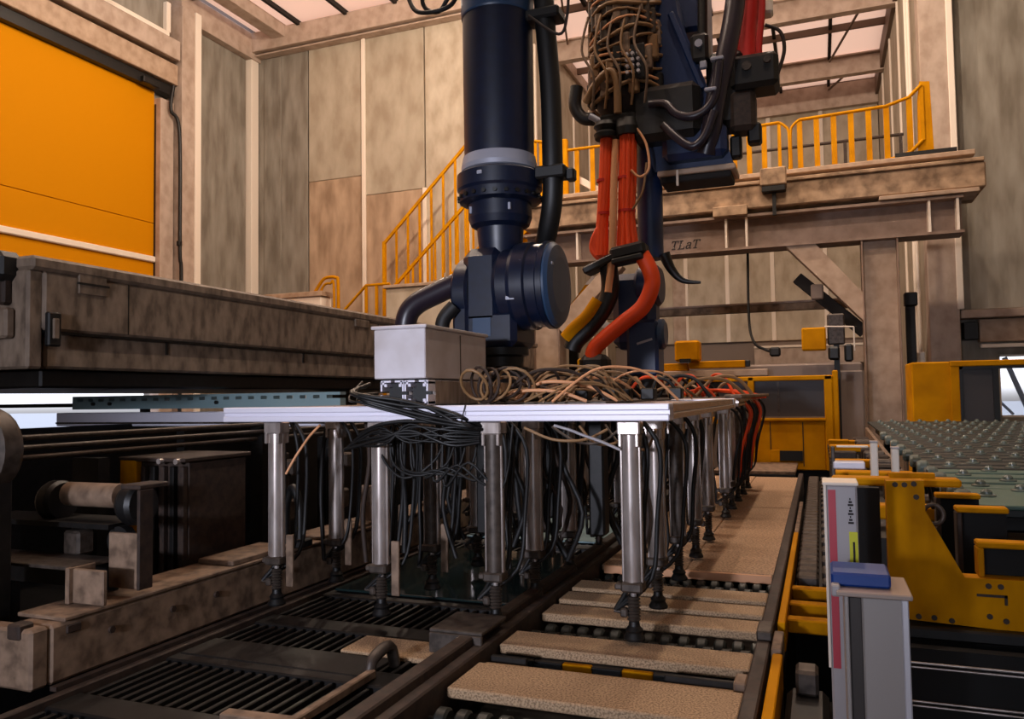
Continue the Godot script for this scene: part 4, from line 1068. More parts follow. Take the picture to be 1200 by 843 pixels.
func add_leg(rack: Node3D, x: float, z: float, plate: bool, hoses: int, body := "alu_worn") -> void:
	var l := spot(rack, "suction_leg", V(x, 0, z))
	for p in leg_parts:
		var o := MeshInstance3D.new()
		o.name = p[0]
		o.mesh = p[1]
		o.material_override = M[body if p[0] == "cylinder" else p[2]]
		l.add_child(o, true)
	if plate:
		put(l, "guard_strip", MB.new().span(x + 0.045, x + 0.083, 0.645, 0.88, z - 0.02, z - 0.005, 0.003), M.bed_cream)
	for h in hoses:
		var dx := rng.randf_range(-0.11, 0.11)
		var dz := rng.randf_range(-0.1, 0.02)
		put(l, "hose", MB.new().tube(crv([V(x + dx * 0.3, 1.41, z + dz), V(x + dx + 0.03, 1.28, z + dz), V(x + dx * 1.1, 1.0, z + dz - 0.03), V(x + dx * 0.8, 0.78, z + dz), V(x - 0.07, 0.67, z + 0.01)], 4), rng.randf_range(0.007, 0.012), 6), M.rubber)

func build_rack(called_label: String, z0: float, z1: float, xs: Array, zs: Array, x0: float, x1: float, front: Material) -> Node3D:
	var r := thing("suction_rack", called_label, "suction gripper", V((x0 + x1) * 0.5, 1.4, (z0 + z1) * 0.5))
	put(r, "front_beam", MB.new().span(x0, x1, 1.402, 1.428, z0 - 0.09, z0, 0.004).span(x0, x1, 1.442, 1.468, z0 - 0.09, z0, 0.004).span(x0, x1, 1.42, 1.45, z0 - 0.085, z0 - 0.012), front)
	put(r, "back_beam", MB.new().span(x0, x1, 1.402, 1.468, z1, z1 + 0.08, 0.004), M.alu)
	for x in [x0 + 0.04, x1 - 0.04]:
		put(r, "side_beam", MB.new().span(x - 0.04, x + 0.04, 1.405, 1.43, z1 + 0.08, z0 - 0.09, 0.004).span(x - 0.034, x + 0.034, 1.43, 1.465, z1 + 0.08, z0 - 0.09, 0.004), M.alu_worn)
	for i in zs.size():
		if i > 0:
			put(r, "cross_beam", MB.new().span(x0 + 0.08, x1 - 0.08, 1.402, 1.455, zs[i] - 0.04, zs[i] + 0.04, 0.004), M.alu_worn)
		for j in xs.size():
			add_leg(r, xs[j], zs[i] - (0.045 if i == 0 else 0.0), j < 2 and i < 3, 3 + (i + j) % 3, "alu_worn" if (i + j) % 3 < 2 else "steel_mid")
	return r

func arc_hose(r: Node3D, called: String, a: Vector3, b: Vector3, rise: float, m: Material, rad: float) -> void:
	var mid := (a + b) * 0.5 + V(rng.randf_range(-0.05, 0.05), rise, rng.randf_range(-0.05, 0.05))
	put(r, called, MB.new().tube(crv([a, a.lerp(mid, 0.55) + V(0, rise * 0.3, 0), mid, b.lerp(mid, 0.5) + V(0, rise * 0.28, 0), b], 5), rad, 7), m)

func build_racks() -> void:
	leg_meshes()
	var zs := [-3.0, -3.53, -4.09, -4.68, -5.25]
	var xs := [-2.355, -1.803, -1.265, -0.69]
	var r := build_rack("aluminium suction gripper rack with white front beam under the navy robot", -2.95, -5.45, xs, zs, -2.585, -0.52, M.alu_front)
	# the two square profiles that carry the control box: end faces with open slots
	for s in 2:
		var x0 := -1.768 + 0.116 * s
		var e := MB.new()
		for cx in [0.0, 0.089]:
			for cy in [0.0, 0.083]:
				e.span(x0 + cx + (0.0 if cx < 0.05 else 0.006), x0 + cx + (0.018 if cx < 0.05 else 0.024), 1.470 + cy + (0.0 if cy < 0.05 else 0.006), 1.470 + cy + (0.018 if cy < 0.05 else 0.024), -3.06, -2.99, 0.002)
		for k in [0, 1]:
			e.span(x0 + 0.0, x0 + 0.008, 1.475 + 0.055 * k, 1.515 + 0.055 * k, -3.06, -2.99)
			e.span(x0 + 0.105, x0 + 0.113, 1.475 + 0.055 * k, 1.515 + 0.055 * k, -3.06, -2.99)
			e.span(x0 + 0.01 + 0.06 * k, x0 + 0.05 + 0.055 * k, 1.470, 1.478, -3.06, -2.99)
			e.span(x0 + 0.01 + 0.06 * k, x0 + 0.05 + 0.055 * k, 1.569, 1.577, -3.06, -2.99)
		for q in [[0.014, 0.014], [0.085, 0.014], [0.014, 0.079], [0.085, 0.079]]:
			e.span(x0 + q[0], x0 + q[0] + 0.014, 1.47 + q[1], 1.47 + q[1] + 0.014, -3.058, -2.995, 0.002)
		put(r, "profile_end", e, M.alu_front)
		put(r, "profile", MB.new().span(x0, x0 + 0.113, 1.470, 1.577, -5.3, -3.06, 0.004), M.alu_worn)
		put(r, "profile_hollow", MB.new().span(x0 + 0.012, x0 + 0.101, 1.48, 1.567, -3.06, -3.045), M.black)  # black slab paints the dark inside of the hollow profile
	put(r, "deck_plate", MB.new().span(-2.0, -0.9, 1.462, 1.474, -5.2, -3.5, 0.003), M.steel_mid)
	put(r, "mount_plate", MB.new().lathe(V(-1.645, 1.47, -4.1), Vector3.UP, [[0.0, 0.0], [0.24, 0.0], [0.24, 0.03], [0.17, 0.04], [0.17, 0.13], [0.2, 0.135], [0.2, 0.16], [0.0, 0.16]], 24), M.steel_dark)
	for k in 6:
		var b := V(-1.25 + 0.11 * k + rng.randf_range(-0.03, 0.03), 1.475, -3.75 - 0.3 * (k % 3))
		put(r, "valve_block", MB.new().box(b + V(0, 0.03, 0), V(0.07, 0.06, 0.09), 0.006), M.steel_dark)
	for k in 26:   # tan hoses arching over the deck
		var a := V(rng.randf_range(-1.5, -1.1), 1.475, rng.randf_range(-3.3, -4.4))
		var b := V(a.x + rng.randf_range(0.15, 0.5), 1.475, a.z + rng.randf_range(-0.5, 0.1))
		arc_hose(r, "tan_hose", a, b, rng.randf_range(0.05, 0.19), [M.tan, M.rust, M.tan, M.peach][k % 4], rng.randf_range(0.005, 0.009))
	for k in 7:    # upright coil beside the control box
		var cx := -1.44 + 0.022 * k
		var pts := []
		for j in 15:
			var an := TAU * j / 14.0
			pts.append(V(cx + (0.062 + 0.004 * k) * cos(an), 1.555 + (0.066 + 0.005 * ((k * 3) % 4)) * sin(an), -3.25 - 0.03 * k + 0.05 * sin(an + k)))
		put(r, "hose_coil", MB.new().tube(pts, 0.007, 6), M.tan if k % 3 == 0 else M.rust)
	for k in 6:    # black cables laid across the front beam and slung below it
		var y := rng.randf_range(-0.02, 0.02)
		var w := rng.randf_range(-0.03, 0.03)
		put(r, "black_cable", MB.new().tube(crv([V(-1.99 + 0.02 * k, 1.58 - 0.014 * k + y, -3.2), V(-1.88 + 0.012 * k, 1.51 + w * 0.6, -2.92), V(-1.66 + w, 1.485 + y - 0.006 * k, -2.925), V(-1.5, 1.452 - 0.006 * k + w * 0.7, -2.93), V(-1.38 + 0.01 * k, 1.425 - 0.009 * k - y, -2.935), V(-1.3 + w, 1.36, -3.05)], 5), rng.randf_range(0.005, 0.009), 6), M.black)
	for k in 8:
		var x0 := -1.85 + 0.03 * k
		put(r, "black_cable", MB.new().tube(crv([V(-1.86 - 0.012 * k, 1.35 - 0.010 * k, -2.98), V(-1.74 + 0.01 * (k % 3), 1.39 - 0.012 * ((k * 3) % 8), -2.94), V(-1.6, 1.405 - 0.013 * ((k * 5) % 8), -2.94), V(-1.42, 1.39 - 0.012 * k, -2.95), V(-1.31, 1.37 - 0.008 * k, -3.0)], 5), rng.randf_range(0.005, 0.009), 6), M.black)
	for k in 7:
		var x0 := -1.80 + 0.05 * k
		put(r, "slack_cable", MB.new().tube(crv([V(x0, 1.38, -3.05), V(x0 + 0.02, 1.25 - 0.02 * k, -3.02), V(x0 + 0.14, 1.16 + 0.012 * k, -3.0), V(x0 + 0.27, 1.24 - 0.02 * k, -3.04), V(x0 + 0.3, 1.38, -3.1)], 5), 0.006, 6), M.rubber)
	for k in 5:
		arc_hose(r, "grey_hose", V(-1.15 + 0.09 * k, 1.37, -3.1 - 0.1 * k), V(-0.82 + 0.05 * k, 1.36, -3.2), -0.05 - 0.012 * k, M.steel_mid if k % 2 else M.tan, 0.006)
	arc_hose(r, "grey_hose", V(-0.98, 1.385, -2.98), V(-0.72, 1.29, -3.0), 0.01, M.label, 0.006)
	arc_hose(r, "grey_hose", V(-2.1, 1.385, -3.02), V(-2.30, 1.16, -3.04), 0.02, M.peach, 0.006)
	put(r, "cable_tie", MB.new().bar(V(-1.345, 1.47, -2.944), V(-1.365, 1.40, -2.944), 0.006, 0.004), M.black)
	for k in 44:   # hoses and cable drops crowding the space behind the first rows
		var p := V(rng.randf_range(-2.1, -0.75), 1.40, rng.randf_range(-3.3, -5.3))
		put(r, "hose_drop", MB.new().tube(crv([p, p + V(rng.randf_range(-0.05, 0.05), -0.2, 0), p + V(rng.randf_range(-0.08, 0.08), -0.45, rng.randf_range(-0.05, 0.05)), p + V(rng.randf_range(-0.05, 0.05), -0.68, 0)], 4), rng.randf_range(0.008, 0.016), 6), M.rubber if k % 4 else M.rust)
	for k in 6:
		var p := V([-1.62, -1.45, -1.05, -0.98, -1.55, -1.08][k], 0, [-3.8, -4.4, -3.9, -4.5, -5.0, -5.1][k])
		put(r, "valve_bank", MB.new().span(p.x - 0.04, p.x + 0.04, 0.80, 1.40, p.z - 0.05, p.z + 0.05, 0.01), M.steel_dark)
	var cb := thing("control_box", "pale lavender control box with a flanged lid above the twin profile ends", "control box", V(-1.68, 1.585, -3.3))
	put(cb, "body", MB.new().span(-1.806, -1.556, 1.585, 1.800, -3.66, -3.0, 0.004), M.box_paint)
	put(cb, "lid", MB.new().span(-1.816, -1.546, 1.800, 1.815, -3.67, -2.99, 0.004), M.box_paint)
	put(cb, "seam", MB.new().span(-1.556, -1.5545, 1.60, 1.79, -3.36, -3.35), M.steel_mid)
	put(cb, "foot", MB.new().span(-1.79, -1.57, 1.577, 1.585, -3.6, -3.05), M.steel_dark)
	var zs2 := [-6.2, -6.7, -7.2, -7.7, -8.2]
	var r2 := build_rack("second suction gripper rack with orange hoses under the farther robot", -6.1, -8.55, xs, zs2, -2.585, -0.56, M.alu_worn)
	put(r2, "deck_plate", MB.new().span(-2.3, -0.8, 1.462, 1.474, -8.3, -6.3, 0.003), M.steel_mid)
	put(r2, "top_rail", MB.new().span(-0.62, -0.50, 1.465, 1.495, -8.9, -5.7, 0.008), M.bed_cream)
	put(r2, "mount_plate", MB.new().lathe(V(-1.47, 1.47, -7.2), Vector3.UP, [[0.0, 0.0], [0.26, 0.0], [0.26, 0.03], [0.17, 0.04], [0.17, 0.16], [0.0, 0.16]], 24), M.steel_dark)
	for k in 22:
		var a := V(rng.randf_range(-1.9, -0.9), 1.475, rng.randf_range(-6.2, -8.0))
		var b := V(a.x + rng.randf_range(0.15, 0.55), 1.475, a.z + rng.randf_range(-0.4, 0.4))
		arc_hose(r2, ["tan_hose", "orange_hose", "black_hose"][k % 3], a, b, rng.randf_range(0.05, 0.2), [M.tan, M.orange, M.rubber][k % 3], rng.randf_range(0.009, 0.016))
	for k in 6:
		arc_hose(r2, "orange_hose", V(-1.2 + 0.02 * k, 1.50, -7.0), V(-0.56 + 0.01 * k, 1.46, -7.4 - 0.2 * k), 0.05, M.orange, 0.014)
	for k in 9:
		var p := V(-0.60 + 0.02 * (k % 3), 1.44, -6.5 - 0.22 * k)
		put(r2, "orange_drop" if k % 2 else "black_drop", MB.new().tube(crv([p, p + V(0.05, -0.12, 0), p + V(-0.02, -0.4, 0.03), p + V(-0.05, -0.62, 0.02)], 4), 0.013, 6), M.orange if k % 2 else M.rubber)
	for k in 12:
		var p := V(rng.randf_range(-2.1, -0.75), 1.40, rng.randf_range(-6.3, -8.2))
		put(r2, "hose_drop", MB.new().tube(crv([p, p + V(0.04, -0.25, 0), p + V(-0.05, -0.65, 0)], 4), 0.015, 6), M.rubber)

# ---------------------------------------------------------------- robots
func build_robot_near() -> void:
	var r := thing("robot_arm", "navy blue robot arm hanging over the rack, with a silver band on its forearm", "robot", V(-1.645, 1.63, -4.1))
	var o := V(-1.645, 0, -4.1)
	put(r, "forearm", MB.new().lathe(o, Vector3.UP, [[0.0, 2.84], [0.197, 2.84], [0.2, 3.60], [0.2, 3.95], [0.0, 3.95]], 40), M.navy)
	put(r, "forearm_collar", MB.new().lathe(o, Vector3.UP, [[0.203, 3.64], [0.207, 3.65], [0.207, 3.86], [0.203, 3.87]], 40), M.navy_pale)
	put(r, "silver_band", MB.new().lathe(o, Vector3.UP, [[0.19, 2.85], [0.204, 2.845], [0.215, 2.79], [0.215, 2.765], [0.19, 2.755]], 40), M.silver_band)
	put(r, "wrist_flange", MB.new().lathe(o, Vector3.UP, [[0.0, 2.757], [0.215, 2.757], [0.240, 2.74], [0.240, 2.66], [0.228, 2.645], [0.228, 2.59], [0.19, 2.578], [0.0, 2.578]], 40), M.navy)
	for k in 24:
		var an := TAU * k / 24.0
		put(r, "flange_bolt", MB.new().cyl(o + V(cos(an) * 0.226, 2.612, sin(an) * 0.226), o + V(cos(an) * 0.24, 2.612, sin(an) * 0.24), 0.012, 6), M.black)
	put(r, "wrist_neck", MB.new().lathe(o, Vector3.UP, [[0.0, 2.58], [0.178, 2.578], [0.18, 2.50], [0.165, 2.46], [0.132, 2.44], [0.125, 2.36], [0.10, 2.22], [0.09, 2.05], [0.0, 2.05]], 36), M.navy)
	for an in [0.9, 2.3]:
		put(r, "flange_tag", MB.new().box(o + V(cos(an) * 0.18, 2.535, sin(an) * 0.18), V(0.016, 0.04, 0.016), 0.003), M.silver_band)
	put(r, "flange_tag", MB.new().box(o + V(-0.02, 2.71, 0.24), V(0.03, 0.02, 0.01), 0.003), M.silver_band)
	put(r, "yoke", MB.new().box(V(-1.70, 2.10, -4.1), V(0.24, 0.44, 0.34), 0.05), M.navy)
	put(r, "yoke_plate", MB.new().lathe(V(-1.87, 2.08, -4.1), Vector3.RIGHT, [[0.0, 0.0], [0.19, 0.0], [0.205, 0.015], [0.205, 0.085], [0.19, 0.1], [0.0, 0.1]], 32).span(-1.87, -1.77, 1.80, 2.08, -4.28, -3.92, 0.02), M.navy)
	put(r, "wrist_drum", MB.new().lathe(V(-1.62, 2.105, -4.08), Vector3.RIGHT, [[0.0, 0.0], [0.19, 0.0], [0.215, 0.03], [0.215, 0.09], [0.235, 0.10], [0.242, 0.12], [0.242, 0.19], [0.228, 0.20], [0.228, 0.255], [0.24, 0.265], [0.24, 0.295], [0.0, 0.30]], 40), M.navy)
	put(r, "drum_cover", MB.new().lathe(V(-1.325, 2.105, -4.08), Vector3.RIGHT, [[0.232, 0.0], [0.232, 0.012], [0.215, 0.03], [0.15, 0.04], [0.0, 0.043]], 40), M.navy_pale)
	put(r, "cover_screw", MB.new().box(V(-1.30, 2.20, -3.94), V(0.03, 0.018, 0.03), 0.004), M.silver_band)
	put(r, "cover_screw", MB.new().box(V(-1.50, 2.02, -3.86), V(0.05, 0.02, 0.01), 0.004), M.silver_band)
	put(r, "wrist_foot", MB.new().span(-1.80, -1.50, 1.77, 1.97, -4.27, -3.93, 0.03), M.navy)
	put(r, "wrist_label", MB.new().span(-1.745, -1.64, 1.83, 1.93, -3.93, -3.925), M.navy_pale)
	put(r, "tool_flange", MB.new().lathe(o, Vector3.UP, [[0.0, 1.63], [0.15, 1.63], [0.15, 1.66], [0.12, 1.67], [0.12, 1.72], [0.15, 1.73], [0.15, 1.77], [0.0, 1.77]], 30), M.steel_dark)
	put(r, "side_hose", MB.new().tube(crv([V(-1.86, 2.14, -4.0), V(-2.0, 2.09, -4.0), V(-2.13, 2.035, -4.0), V(-2.19, 1.96, -4.0), V(-2.2, 1.82, -4.0), V(-2.19, 1.48, -4.02)], 7), 0.062, 16), M.hose_violet)
	put(r, "lower_hose", MB.new().tube(crv([V(-1.84, 2.0, -3.9), V(-1.90, 1.92, -3.88), V(-1.90, 1.80, -3.88), V(-1.86, 1.6, -3.9)], 6), 0.04, 12), M.rubber)
	put(r, "conduit", MB.new().tube(crv([V(-1.37, 3.98, -4.1), V(-1.36, 3.6, -4.1), V(-1.335, 3.2, -4.1), V(-1.33, 2.8, -4.1), V(-1.34, 2.6, -4.12), V(-1.38, 2.46, -4.17), V(-1.45, 2.34, -4.25), V(-1.56, 2.26, -4.3)], 7), 0.057, 16), M.black)
	put(r, "conduit_clamp", MB.new().span(-1.42, -1.245, 2.69, 2.76, -4.16, -4.04, 0.01).span(-1.25, -1.20, 2.67, 2.74, -4.13, -4.07, 0.01), M.black)
	put(r, "conduit_clamp", MB.new().span(-1.46, -1.26, 3.58, 3.64, -4.17, -4.03, 0.012), M.black)
	put(r, "small_cable", MB.new().tube(crv([V(-1.43, 3.6, -4.03), V(-1.25, 3.45, -4.0), V(-1.20, 3.55, -4.0), V(-1.19, 3.75, -4.0)], 6), 0.008, 6), M.rust)
	put(r, "elbow_housing", MB.new().box(V(-1.645, 4.2, -4.2), V(0.56, 0.52, 0.8), 0.08), M.navy)
	put(r, "mast", MB.new().span(-1.85, -1.45, 4.3, 10.75, -4.6, -4.25, 0.03), M.navy)

func build_robot_far() -> void:
	var r := thing("robot_arm", "farther robot wrapped in tan valve hoses, with orange hose bundles down its arm", "robot", V(-1.47, 1.63, -7.2))
	# valve drum wound with hoses
	var o := V(-1.58, 0, -7.2)
	put(r, "valve_drum", MB.new().lathe(o, Vector3.UP, [[0.0, 4.05], [0.22, 4.05], [0.3, 4.2], [0.31, 5.6], [0.0, 5.6]], 28), M.rust)
	for k in 13:
		var y := 4.22 + 0.085 * k
		var pts := []
		var a0 := rng.randf_range(0.0, 0.5)
		for j in 17:
			var an := PI * (-0.2 + 0.0875 * j)
			pts.append(o + V(-cos(an) * 0.345, y + 0.18 * (j / 16.0) - 0.06 + 0.035 * sin(j * 0.8 + k + a0), sin(an) * 0.37))
		put(r, "wound_hose", MB.new().tube(pts, 0.013 if k % 3 else 0.02, 7), M.tan if k % 3 != 1 else M.peach)
	for k in 13:
		var an := PI * (0.1 + 0.065 * k)
		put(r, "valve_stack", MB.new().box(o + V(-cos(an) * 0.33, 4.30 + 0.11 * ((k * 5) % 4), sin(an) * 0.33), V(0.09, 0.22, 0.1), 0.012), [M.steel_dark, M.bed_cream, M.tan][k % 3])
		put(r, "valve_stack", MB.new().box(o + V(-cos(an) * 0.32, 4.78 + 0.09 * ((k * 3) % 4), sin(an) * 0.32), V(0.08, 0.24, 0.1), 0.012), M.bed_cream if k % 3 == 0 else M.steel_mid)
	for k in 12:
		put(r, "valve_port", MB.new().cyl(V(-1.50 + 0.05 * (k % 3), 4.36 + 0.055 * (k / 3), -6.84), V(-1.50 + 0.05 * (k % 3), 4.36 + 0.055 * (k / 3), -6.80), 0.016, 8), M.alu)
	put(r, "valve_plate", MB.new().span(-1.54, -1.35, 4.30, 4.62, -6.88, -6.84, 0.01), M.black)
	put(r, "drum_chute", MB.new().tube(crv([V(-1.92, 4.2, -6.95), V(-1.8, 4.32, -6.86), V(-1.66, 4.4, -6.82), V(-1.6, 4.3, -6.82), V(-1.6, 4.02, -6.85)], 6), 0.035, 10), M.tan)
	for k in 5:
		var x := -1.86 + 0.12 * k
		put(r, "drooping_hose", MB.new().tube(crv([V(x, 4.95, -6.86), V(x - 0.05, 4.62, -6.8), V(x + 0.06, 4.36, -6.78), V(x + 0.02, 4.08, -6.86)], 6), 0.012, 7), M.tan if k % 2 else M.bed_cream)
	put(r, "hook_bracket", MB.new().tube(crv([V(-2.02, 4.38, -7.0), V(-2.04, 4.2, -7.0), V(-1.97, 4.08, -7.0), V(-1.86, 4.05, -7.0)], 6), 0.06, 10), M.black)
	put(r, "hook_pin", MB.new().cyl(V(-1.88, 4.06, -6.93), V(-1.76, 3.98, -6.93), 0.03, 10), M.silver_band)
	# navy castings
	put(r, "shoulder", MB.new().prism(V(0, 0, -7.65), Basis(), PackedVector2Array([Vector2(-1.30, 5.6), Vector2(-1.12, 5.2), Vector2(-1.09, 4.95), Vector2(-0.95, 4.55), Vector2(-0.81, 4.13), Vector2(-0.64, 3.52), Vector2(-1.33, 3.52), Vector2(-1.5, 3.9), Vector2(-1.4, 4.6)]), 0.55), M.navy_bright)
	put(r, "shoulder_rib", MB.new().bar(V(-1.15, 4.95, -7.08), V(-0.88, 4.2, -7.08), 0.07, 0.06, 0.02), M.navy_bright)
	put(r, "gear_block", MB.new().box(V(-1.2, 4.0, -7.05), V(0.62, 0.5, 0.32), 0.06), M.black)
	put(r, "gear_block", MB.new().box(V(-0.96, 3.72, -7.1), V(0.56, 0.3, 0.3), 0.05), M.navy_bright)
	put(r, "base_plate", MB.new().span(-1.30, -0.62, 3.46, 3.51, -7.45, -7.05, 0.008), M.steel_brown)
	put(r, "base_plate_under", MB.new().span(-1.28, -0.66, 3.40, 3.46, -7.42, -7.08, 0.01), M.dark_line)
	put(r, "base_stub", MB.new().span(-1.13, -1.11, 3.36, 3.5, -7.06, -7.04), M.strip)
	put(r, "lower_arm", MB.new().lathe(V(-1.41, 0, -7.25), Vector3.UP, [[0.0, 2.75], [0.115, 2.75], [0.12, 3.9], [0.0, 3.9]], 28), M.navy_bright)
	put(r, "wrist_joint", MB.new().lathe(V(-1.42, 2.5, -7.25), V(1, 0, 0.05).normalized(), [[0.0, -0.12], [0.16, -0.12], [0.19, -0.09], [0.19, 0.07], [0.16, 0.1], [0.0, 0.1]], 28), M.navy_bright)
	put(r, "wrist_body", MB.new().span(-1.76, -1.36, 1.92, 2.62, -7.40, -7.1, 0.08), M.navy_bright)
	put(r, "wrist_block", MB.new().span(-1.62, -1.33, 1.66, 2.18, -7.36, -7.06, 0.03), M.navy_bright)
	put(r, "motor_cap", MB.new().lathe(V(-1.34, 2.05, -7.2), Vector3.RIGHT, [[0.0, 0.0], [0.14, 0.0], [0.14, 0.04], [0.11, 0.06], [0.0, 0.06]], 24), M.navy_pale)
	put(r, "pale_streak", MB.new().bar(V(-1.52, 1.96, -7.055), V(-1.38, 2.0, -7.055), 0.004, 0.02), M.label)
	put(r, "tool_flange", MB.new().lathe(V(-1.47, 0, -7.2), Vector3.UP, [[0.0, 1.63], [0.15, 1.63], [0.15, 1.68], [0.0, 1.68]], 24), M.steel_dark)
	# orange hose bundles
	var bund := [[V(-1.735, 3.83, -6.95), V(-1.76, 3.4, -6.95), V(-1.79, 3.05, -6.95), V(-1.81, 2.76, -6.95)], [V(-1.535, 3.83, -6.95), V(-1.55, 3.4, -6.95), V(-1.565, 3.1, -6.95), V(-1.56, 2.78, -6.95)]]
	for b in 2:
		for k in 10:
			var an := TAU * k / 10.0
			var pts := []
			for j in 4:
				var w: float = [0.048, 0.05, 0.047, 0.07][j] * (1.2 if b == 1 else 0.72)
				pts.append(bund[b][j] + V(cos(an), 0, sin(an)) * w)
			put(r, "orange_hose", MB.new().tube(crv(pts, 5), 0.024, 9), M.orange)
		put(r, "hose_core", MB.new().tube(crv(bund[b], 5), 0.048 if b == 1 else 0.03, 10), M.orange)
		for y in [3.45, 3.15]:
			put(r, "hose_tie", MB.new().lathe(V(bund[b][1].x - 0.012, y, -6.95), Vector3.UP, [[0.05, -0.012], [0.082 if b == 1 else 0.062, -0.012], [0.082 if b == 1 else 0.062, 0.012], [0.05, 0.012]], 16), M.red)
	for k in 3:
		put(r, "orange_loop", MB.new().tube(crv([V(-1.80 + 0.02 * k, 3.05, -6.93), V(-1.87 + 0.02 * k, 2.92, -6.92), V(-1.88 + 0.025 * k, 2.82, -6.92), V(-1.82 + 0.02 * k, 2.74, -6.92), V(-1.76, 2.70, -6.92)], 6), 0.026, 9), M.orange)
	put(r, "peach_hose", MB.new().tube(crv([V(-1.64, 3.8, -6.92), V(-1.66, 3.45, -6.9), V(-1.67, 3.1, -6.88), V(-1.69, 2.75, -6.88), V(-1.73, 2.42, -6.88)], 6), 0.034, 10), M.peach)
	put(r, "manifold", MB.new().lathe(V(-1.73, 0, -6.95), Vector3.UP, [[0.0, 3.83], [0.11, 3.83], [0.12, 3.87], [0.09, 3.9], [0.12, 3.94], [0.1, 3.98], [0.0, 3.98]], 20), M.black)
	put(r, "manifold", MB.new().lathe(V(-1.535, 0, -6.95), Vector3.UP, [[0.0, 3.83], [0.11, 3.83], [0.12, 3.9], [0.1, 3.98], [0.0, 3.98]], 20), M.black)
	put(r, "manifold_bridge", MB.new().span(-1.8, -1.3, 3.93, 4.05, -7.1, -6.9, 0.03), M.black)
	put(r, "hose_clamp", MB.new().bar(V(-1.95, 2.62, -6.93), V(-1.66, 2.74, -6.93), 0.2, 0.07, 0.02).bar(V(-1.70, 2.75, -6.93), V(-1.38, 2.80, -6.93), 0.22, 0.12, 0.03), M.black)
	put(r, "hose_clamp", MB.new().bar(V(-1.68, 2.68, -6.9), V(-1.40, 2.72, -6.9), 0.2, 0.05, 0.02), M.rubber)
	put(r, "orange_sleeve", MB.new().tube(crv([V(-1.43, 2.74, -6.92), V(-1.36, 2.6, -6.92), V(-1.345, 2.46, -6.92), V(-1.43, 2.28, -6.92), V(-1.6, 2.15, -6.92), V(-1.76, 2.03, -6.92), V(-1.87, 1.93, -6.92), V(-1.9, 1.84, -6.92)], 6), 0.072, 16), M.orange)
	put(r, "black_sleeve", MB.new().tube(crv([V(-1.74, 2.66, -6.95), V(-1.73, 2.45, -6.95), V(-1.80, 2.28, -6.95), V(-1.93, 2.12, -6.95), V(-2.06, 2.0, -6.95), V(-2.1, 1.92, -6.95)], 6), 0.082, 14), M.black)
	put(r, "yellow_sleeve", MB.new().tube(crv([V(-1.83, 2.36, -6.9), V(-1.93, 2.22, -6.89), V(-2.06, 2.11, -6.89), V(-2.14, 2.03, -6.9)], 6), 0.06, 12), M.yellow)
	put(r, "sleeve_foot", MB.new().box(V(-1.88, 1.72, -6.95), V(0.26, 0.3, 0.24), 0.05), M.black)
	put(r, "sleeve_base", MB.new().box(V(-1.78, 1.56, -6.95), V(0.5, 0.14, 0.3), 0.03), M.rust)
	put(r, "yellow_bracket_plate", MB.new().span(-2.1, -1.9, 1.7, 1.85, -7.2, -7.1, 0.02), M.yellow)
	put(r, "black_hook_hose", MB.new().tube(crv([V(-1.28, 2.78, -7.2), V(-1.22, 2.64, -7.2), V(-1.12, 2.53, -7.2), V(-0.96, 2.50, -7.2)], 7), 0.055, 12, 0.012), M.black)
	put(r, "wire_loop", MB.new().tube(crv([V(-1.46, 3.9, -6.9), V(-1.36, 3.72, -6.88), V(-1.34, 3.5, -6.88), V(-1.42, 3.43, -6.88), V(-1.5, 3.5, -6.88)], 6), 0.012, 6), M.peach)
	put(r, "wire_loop", MB.new().tube(crv([V(-1.36, 3.55, -6.88), V(-1.4, 3.3, -6.88), V(-1.5, 3.15, -6.9)], 6), 0.01, 6), M.tan)
	# violet conduits, red sleeve, black motors
	put(r, "violet_conduit", MB.new().tube(crv([V(-0.52, 5.5, -7.0), V(-0.57, 4.9, -6.95), V(-0.655, 4.42, -6.9), V(-0.75, 4.05, -6.9), V(-0.8, 3.8, -6.95), V(-0.86, 3.6, -7.0)], 7), 0.085, 14), M.hose_violet)
	put(r, "violet_hose", MB.new().tube(crv([V(-0.70, 4.35, -6.8), V(-0.745, 4.05, -6.8), V(-0.83, 3.92, -6.8), V(-0.96, 3.88, -6.8), V(-1.08, 3.93, -6.82), V(-1.18, 4.04, -6.85), V(-1.32, 4.07, -6.88)], 7), 0.036, 12), M.hose_violet)
	put(r, "violet_hose", MB.new().tube(crv([V(-0.76, 3.9, -6.8), V(-0.84, 3.7, -6.8), V(-0.95, 3.62, -6.8), V(-1.08, 3.72, -6.82), V(-1.2, 3.86, -6.86)], 7), 0.036, 12), M.hose_violet)
	put(r, "conduit_clip", MB.new().box(V(-0.72, 4.34, -6.79), V(0.11, 0.03, 0.06), 0.008).box(V(-0.78, 4.08, -6.78), V(0.1, 0.03, 0.06), 0.008), M.silver_band)
	put(r, "red_sleeve", MB.new().tube(crv([V(-0.44, 5.6, -7.2), V(-0.47, 5.0, -7.2), V(-0.505, 4.7, -7.2), V(-0.51, 4.42, -7.2)], 6), 0.085, 14), M.red)
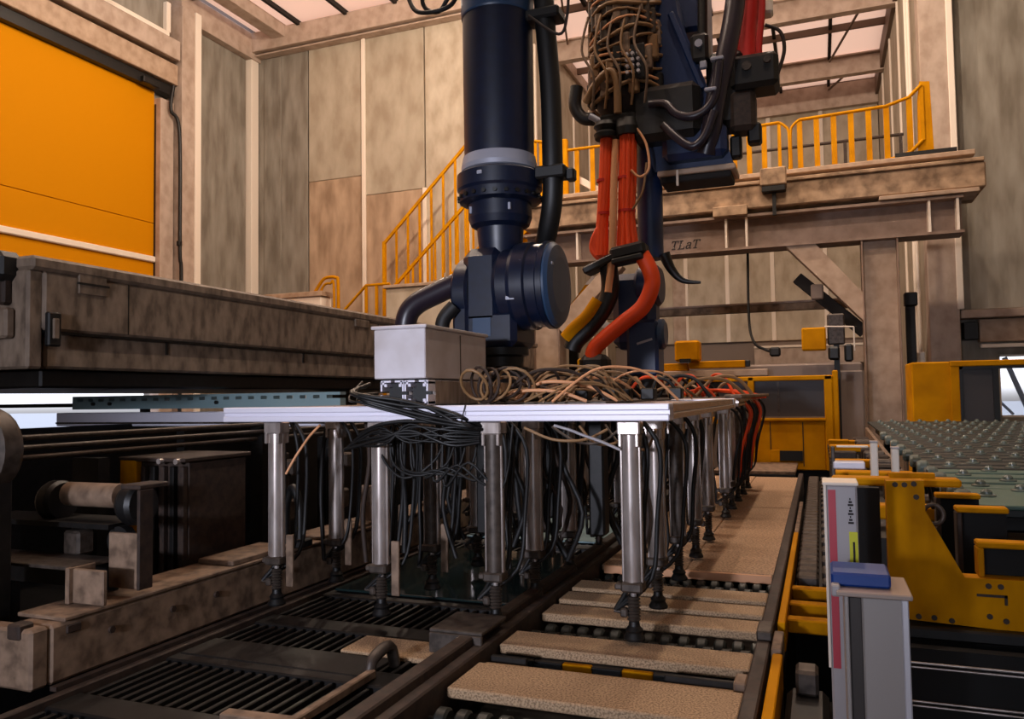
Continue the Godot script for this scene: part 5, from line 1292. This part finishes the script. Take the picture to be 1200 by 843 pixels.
	put(r, "red_cable", MB.new().tube(crv([V(-0.42, 5.4, -7.1), V(-0.36, 4.95, -7.1), V(-0.40, 4.5, -7.1), V(-0.38, 4.35, -7.1)], 6), 0.03, 8), M.red)
	put(r, "salmon_cover", MB.new().span(-0.46, -0.28, 4.88, 5.7, -7.4, -7.25, 0.02), M.strip)
	put(r, "drive_motor", MB.new().box(V(-0.44, 4.30, -7.2), V(0.40, 0.3, 0.34), 0.04), M.black)
	put(r, "motor_face", MB.new().cyl(V(-0.5, 4.33, -7.03), V(-0.5, 4.33, -7.0), 0.04, 12), M.steel_mid)
	put(r, "motor_face", MB.new().cyl(V(-0.33, 4.36, -7.03), V(-0.33, 4.36, -7.0), 0.03, 12), M.steel_mid)
	put(r, "drive_motor", MB.new().box(V(-0.9, 4.58, -7.15), V(0.16, 0.26, 0.24), 0.03), M.black)
	put(r, "motor_face", MB.new().cyl(V(-0.9, 4.6, -7.03), V(-0.9, 4.6, -7.0), 0.035, 12), M.silver_band)
	put(r, "motor_plug", MB.new().box(V(-0.865, 4.40, -7.02), V(0.06, 0.07, 0.05), 0.01), M.silver_band)
	put(r, "motor_stem", MB.new().cyl(V(-0.88, 4.7, -7.15), V(-0.86, 5.6, -7.15), 0.045, 10), M.steel_dark)
	put(r, "lower_motor", MB.new().box(V(-0.55, 3.98, -7.2), V(0.22, 0.36, 0.26), 0.04), M.rust)
	put(r, "lower_connector", MB.new().box(V(-0.46, 3.78, -7.2), V(0.12, 0.18, 0.14), 0.02).box(V(-0.62, 3.68, -7.2), V(0.1, 0.2, 0.12), 0.02), M.black)
	put(r, "motor_cable", MB.new().tube(crv([V(-0.34, 4.7, -7.1), V(-0.22, 4.62, -7.1), V(-0.19, 4.45, -7.1), V(-0.25, 4.25, -7.1)], 6), 0.016, 8), M.rust)
	put(r, "link_block", MB.new().box(V(-0.68, 4.2, -7.25), V(0.36, 0.7, 0.3), 0.06), M.black)
	put(r, "mast", MB.new().span(-1.45, -0.95, 5.0, 10.75, -8.6, -7.6, 0.04), M.navy_bright)
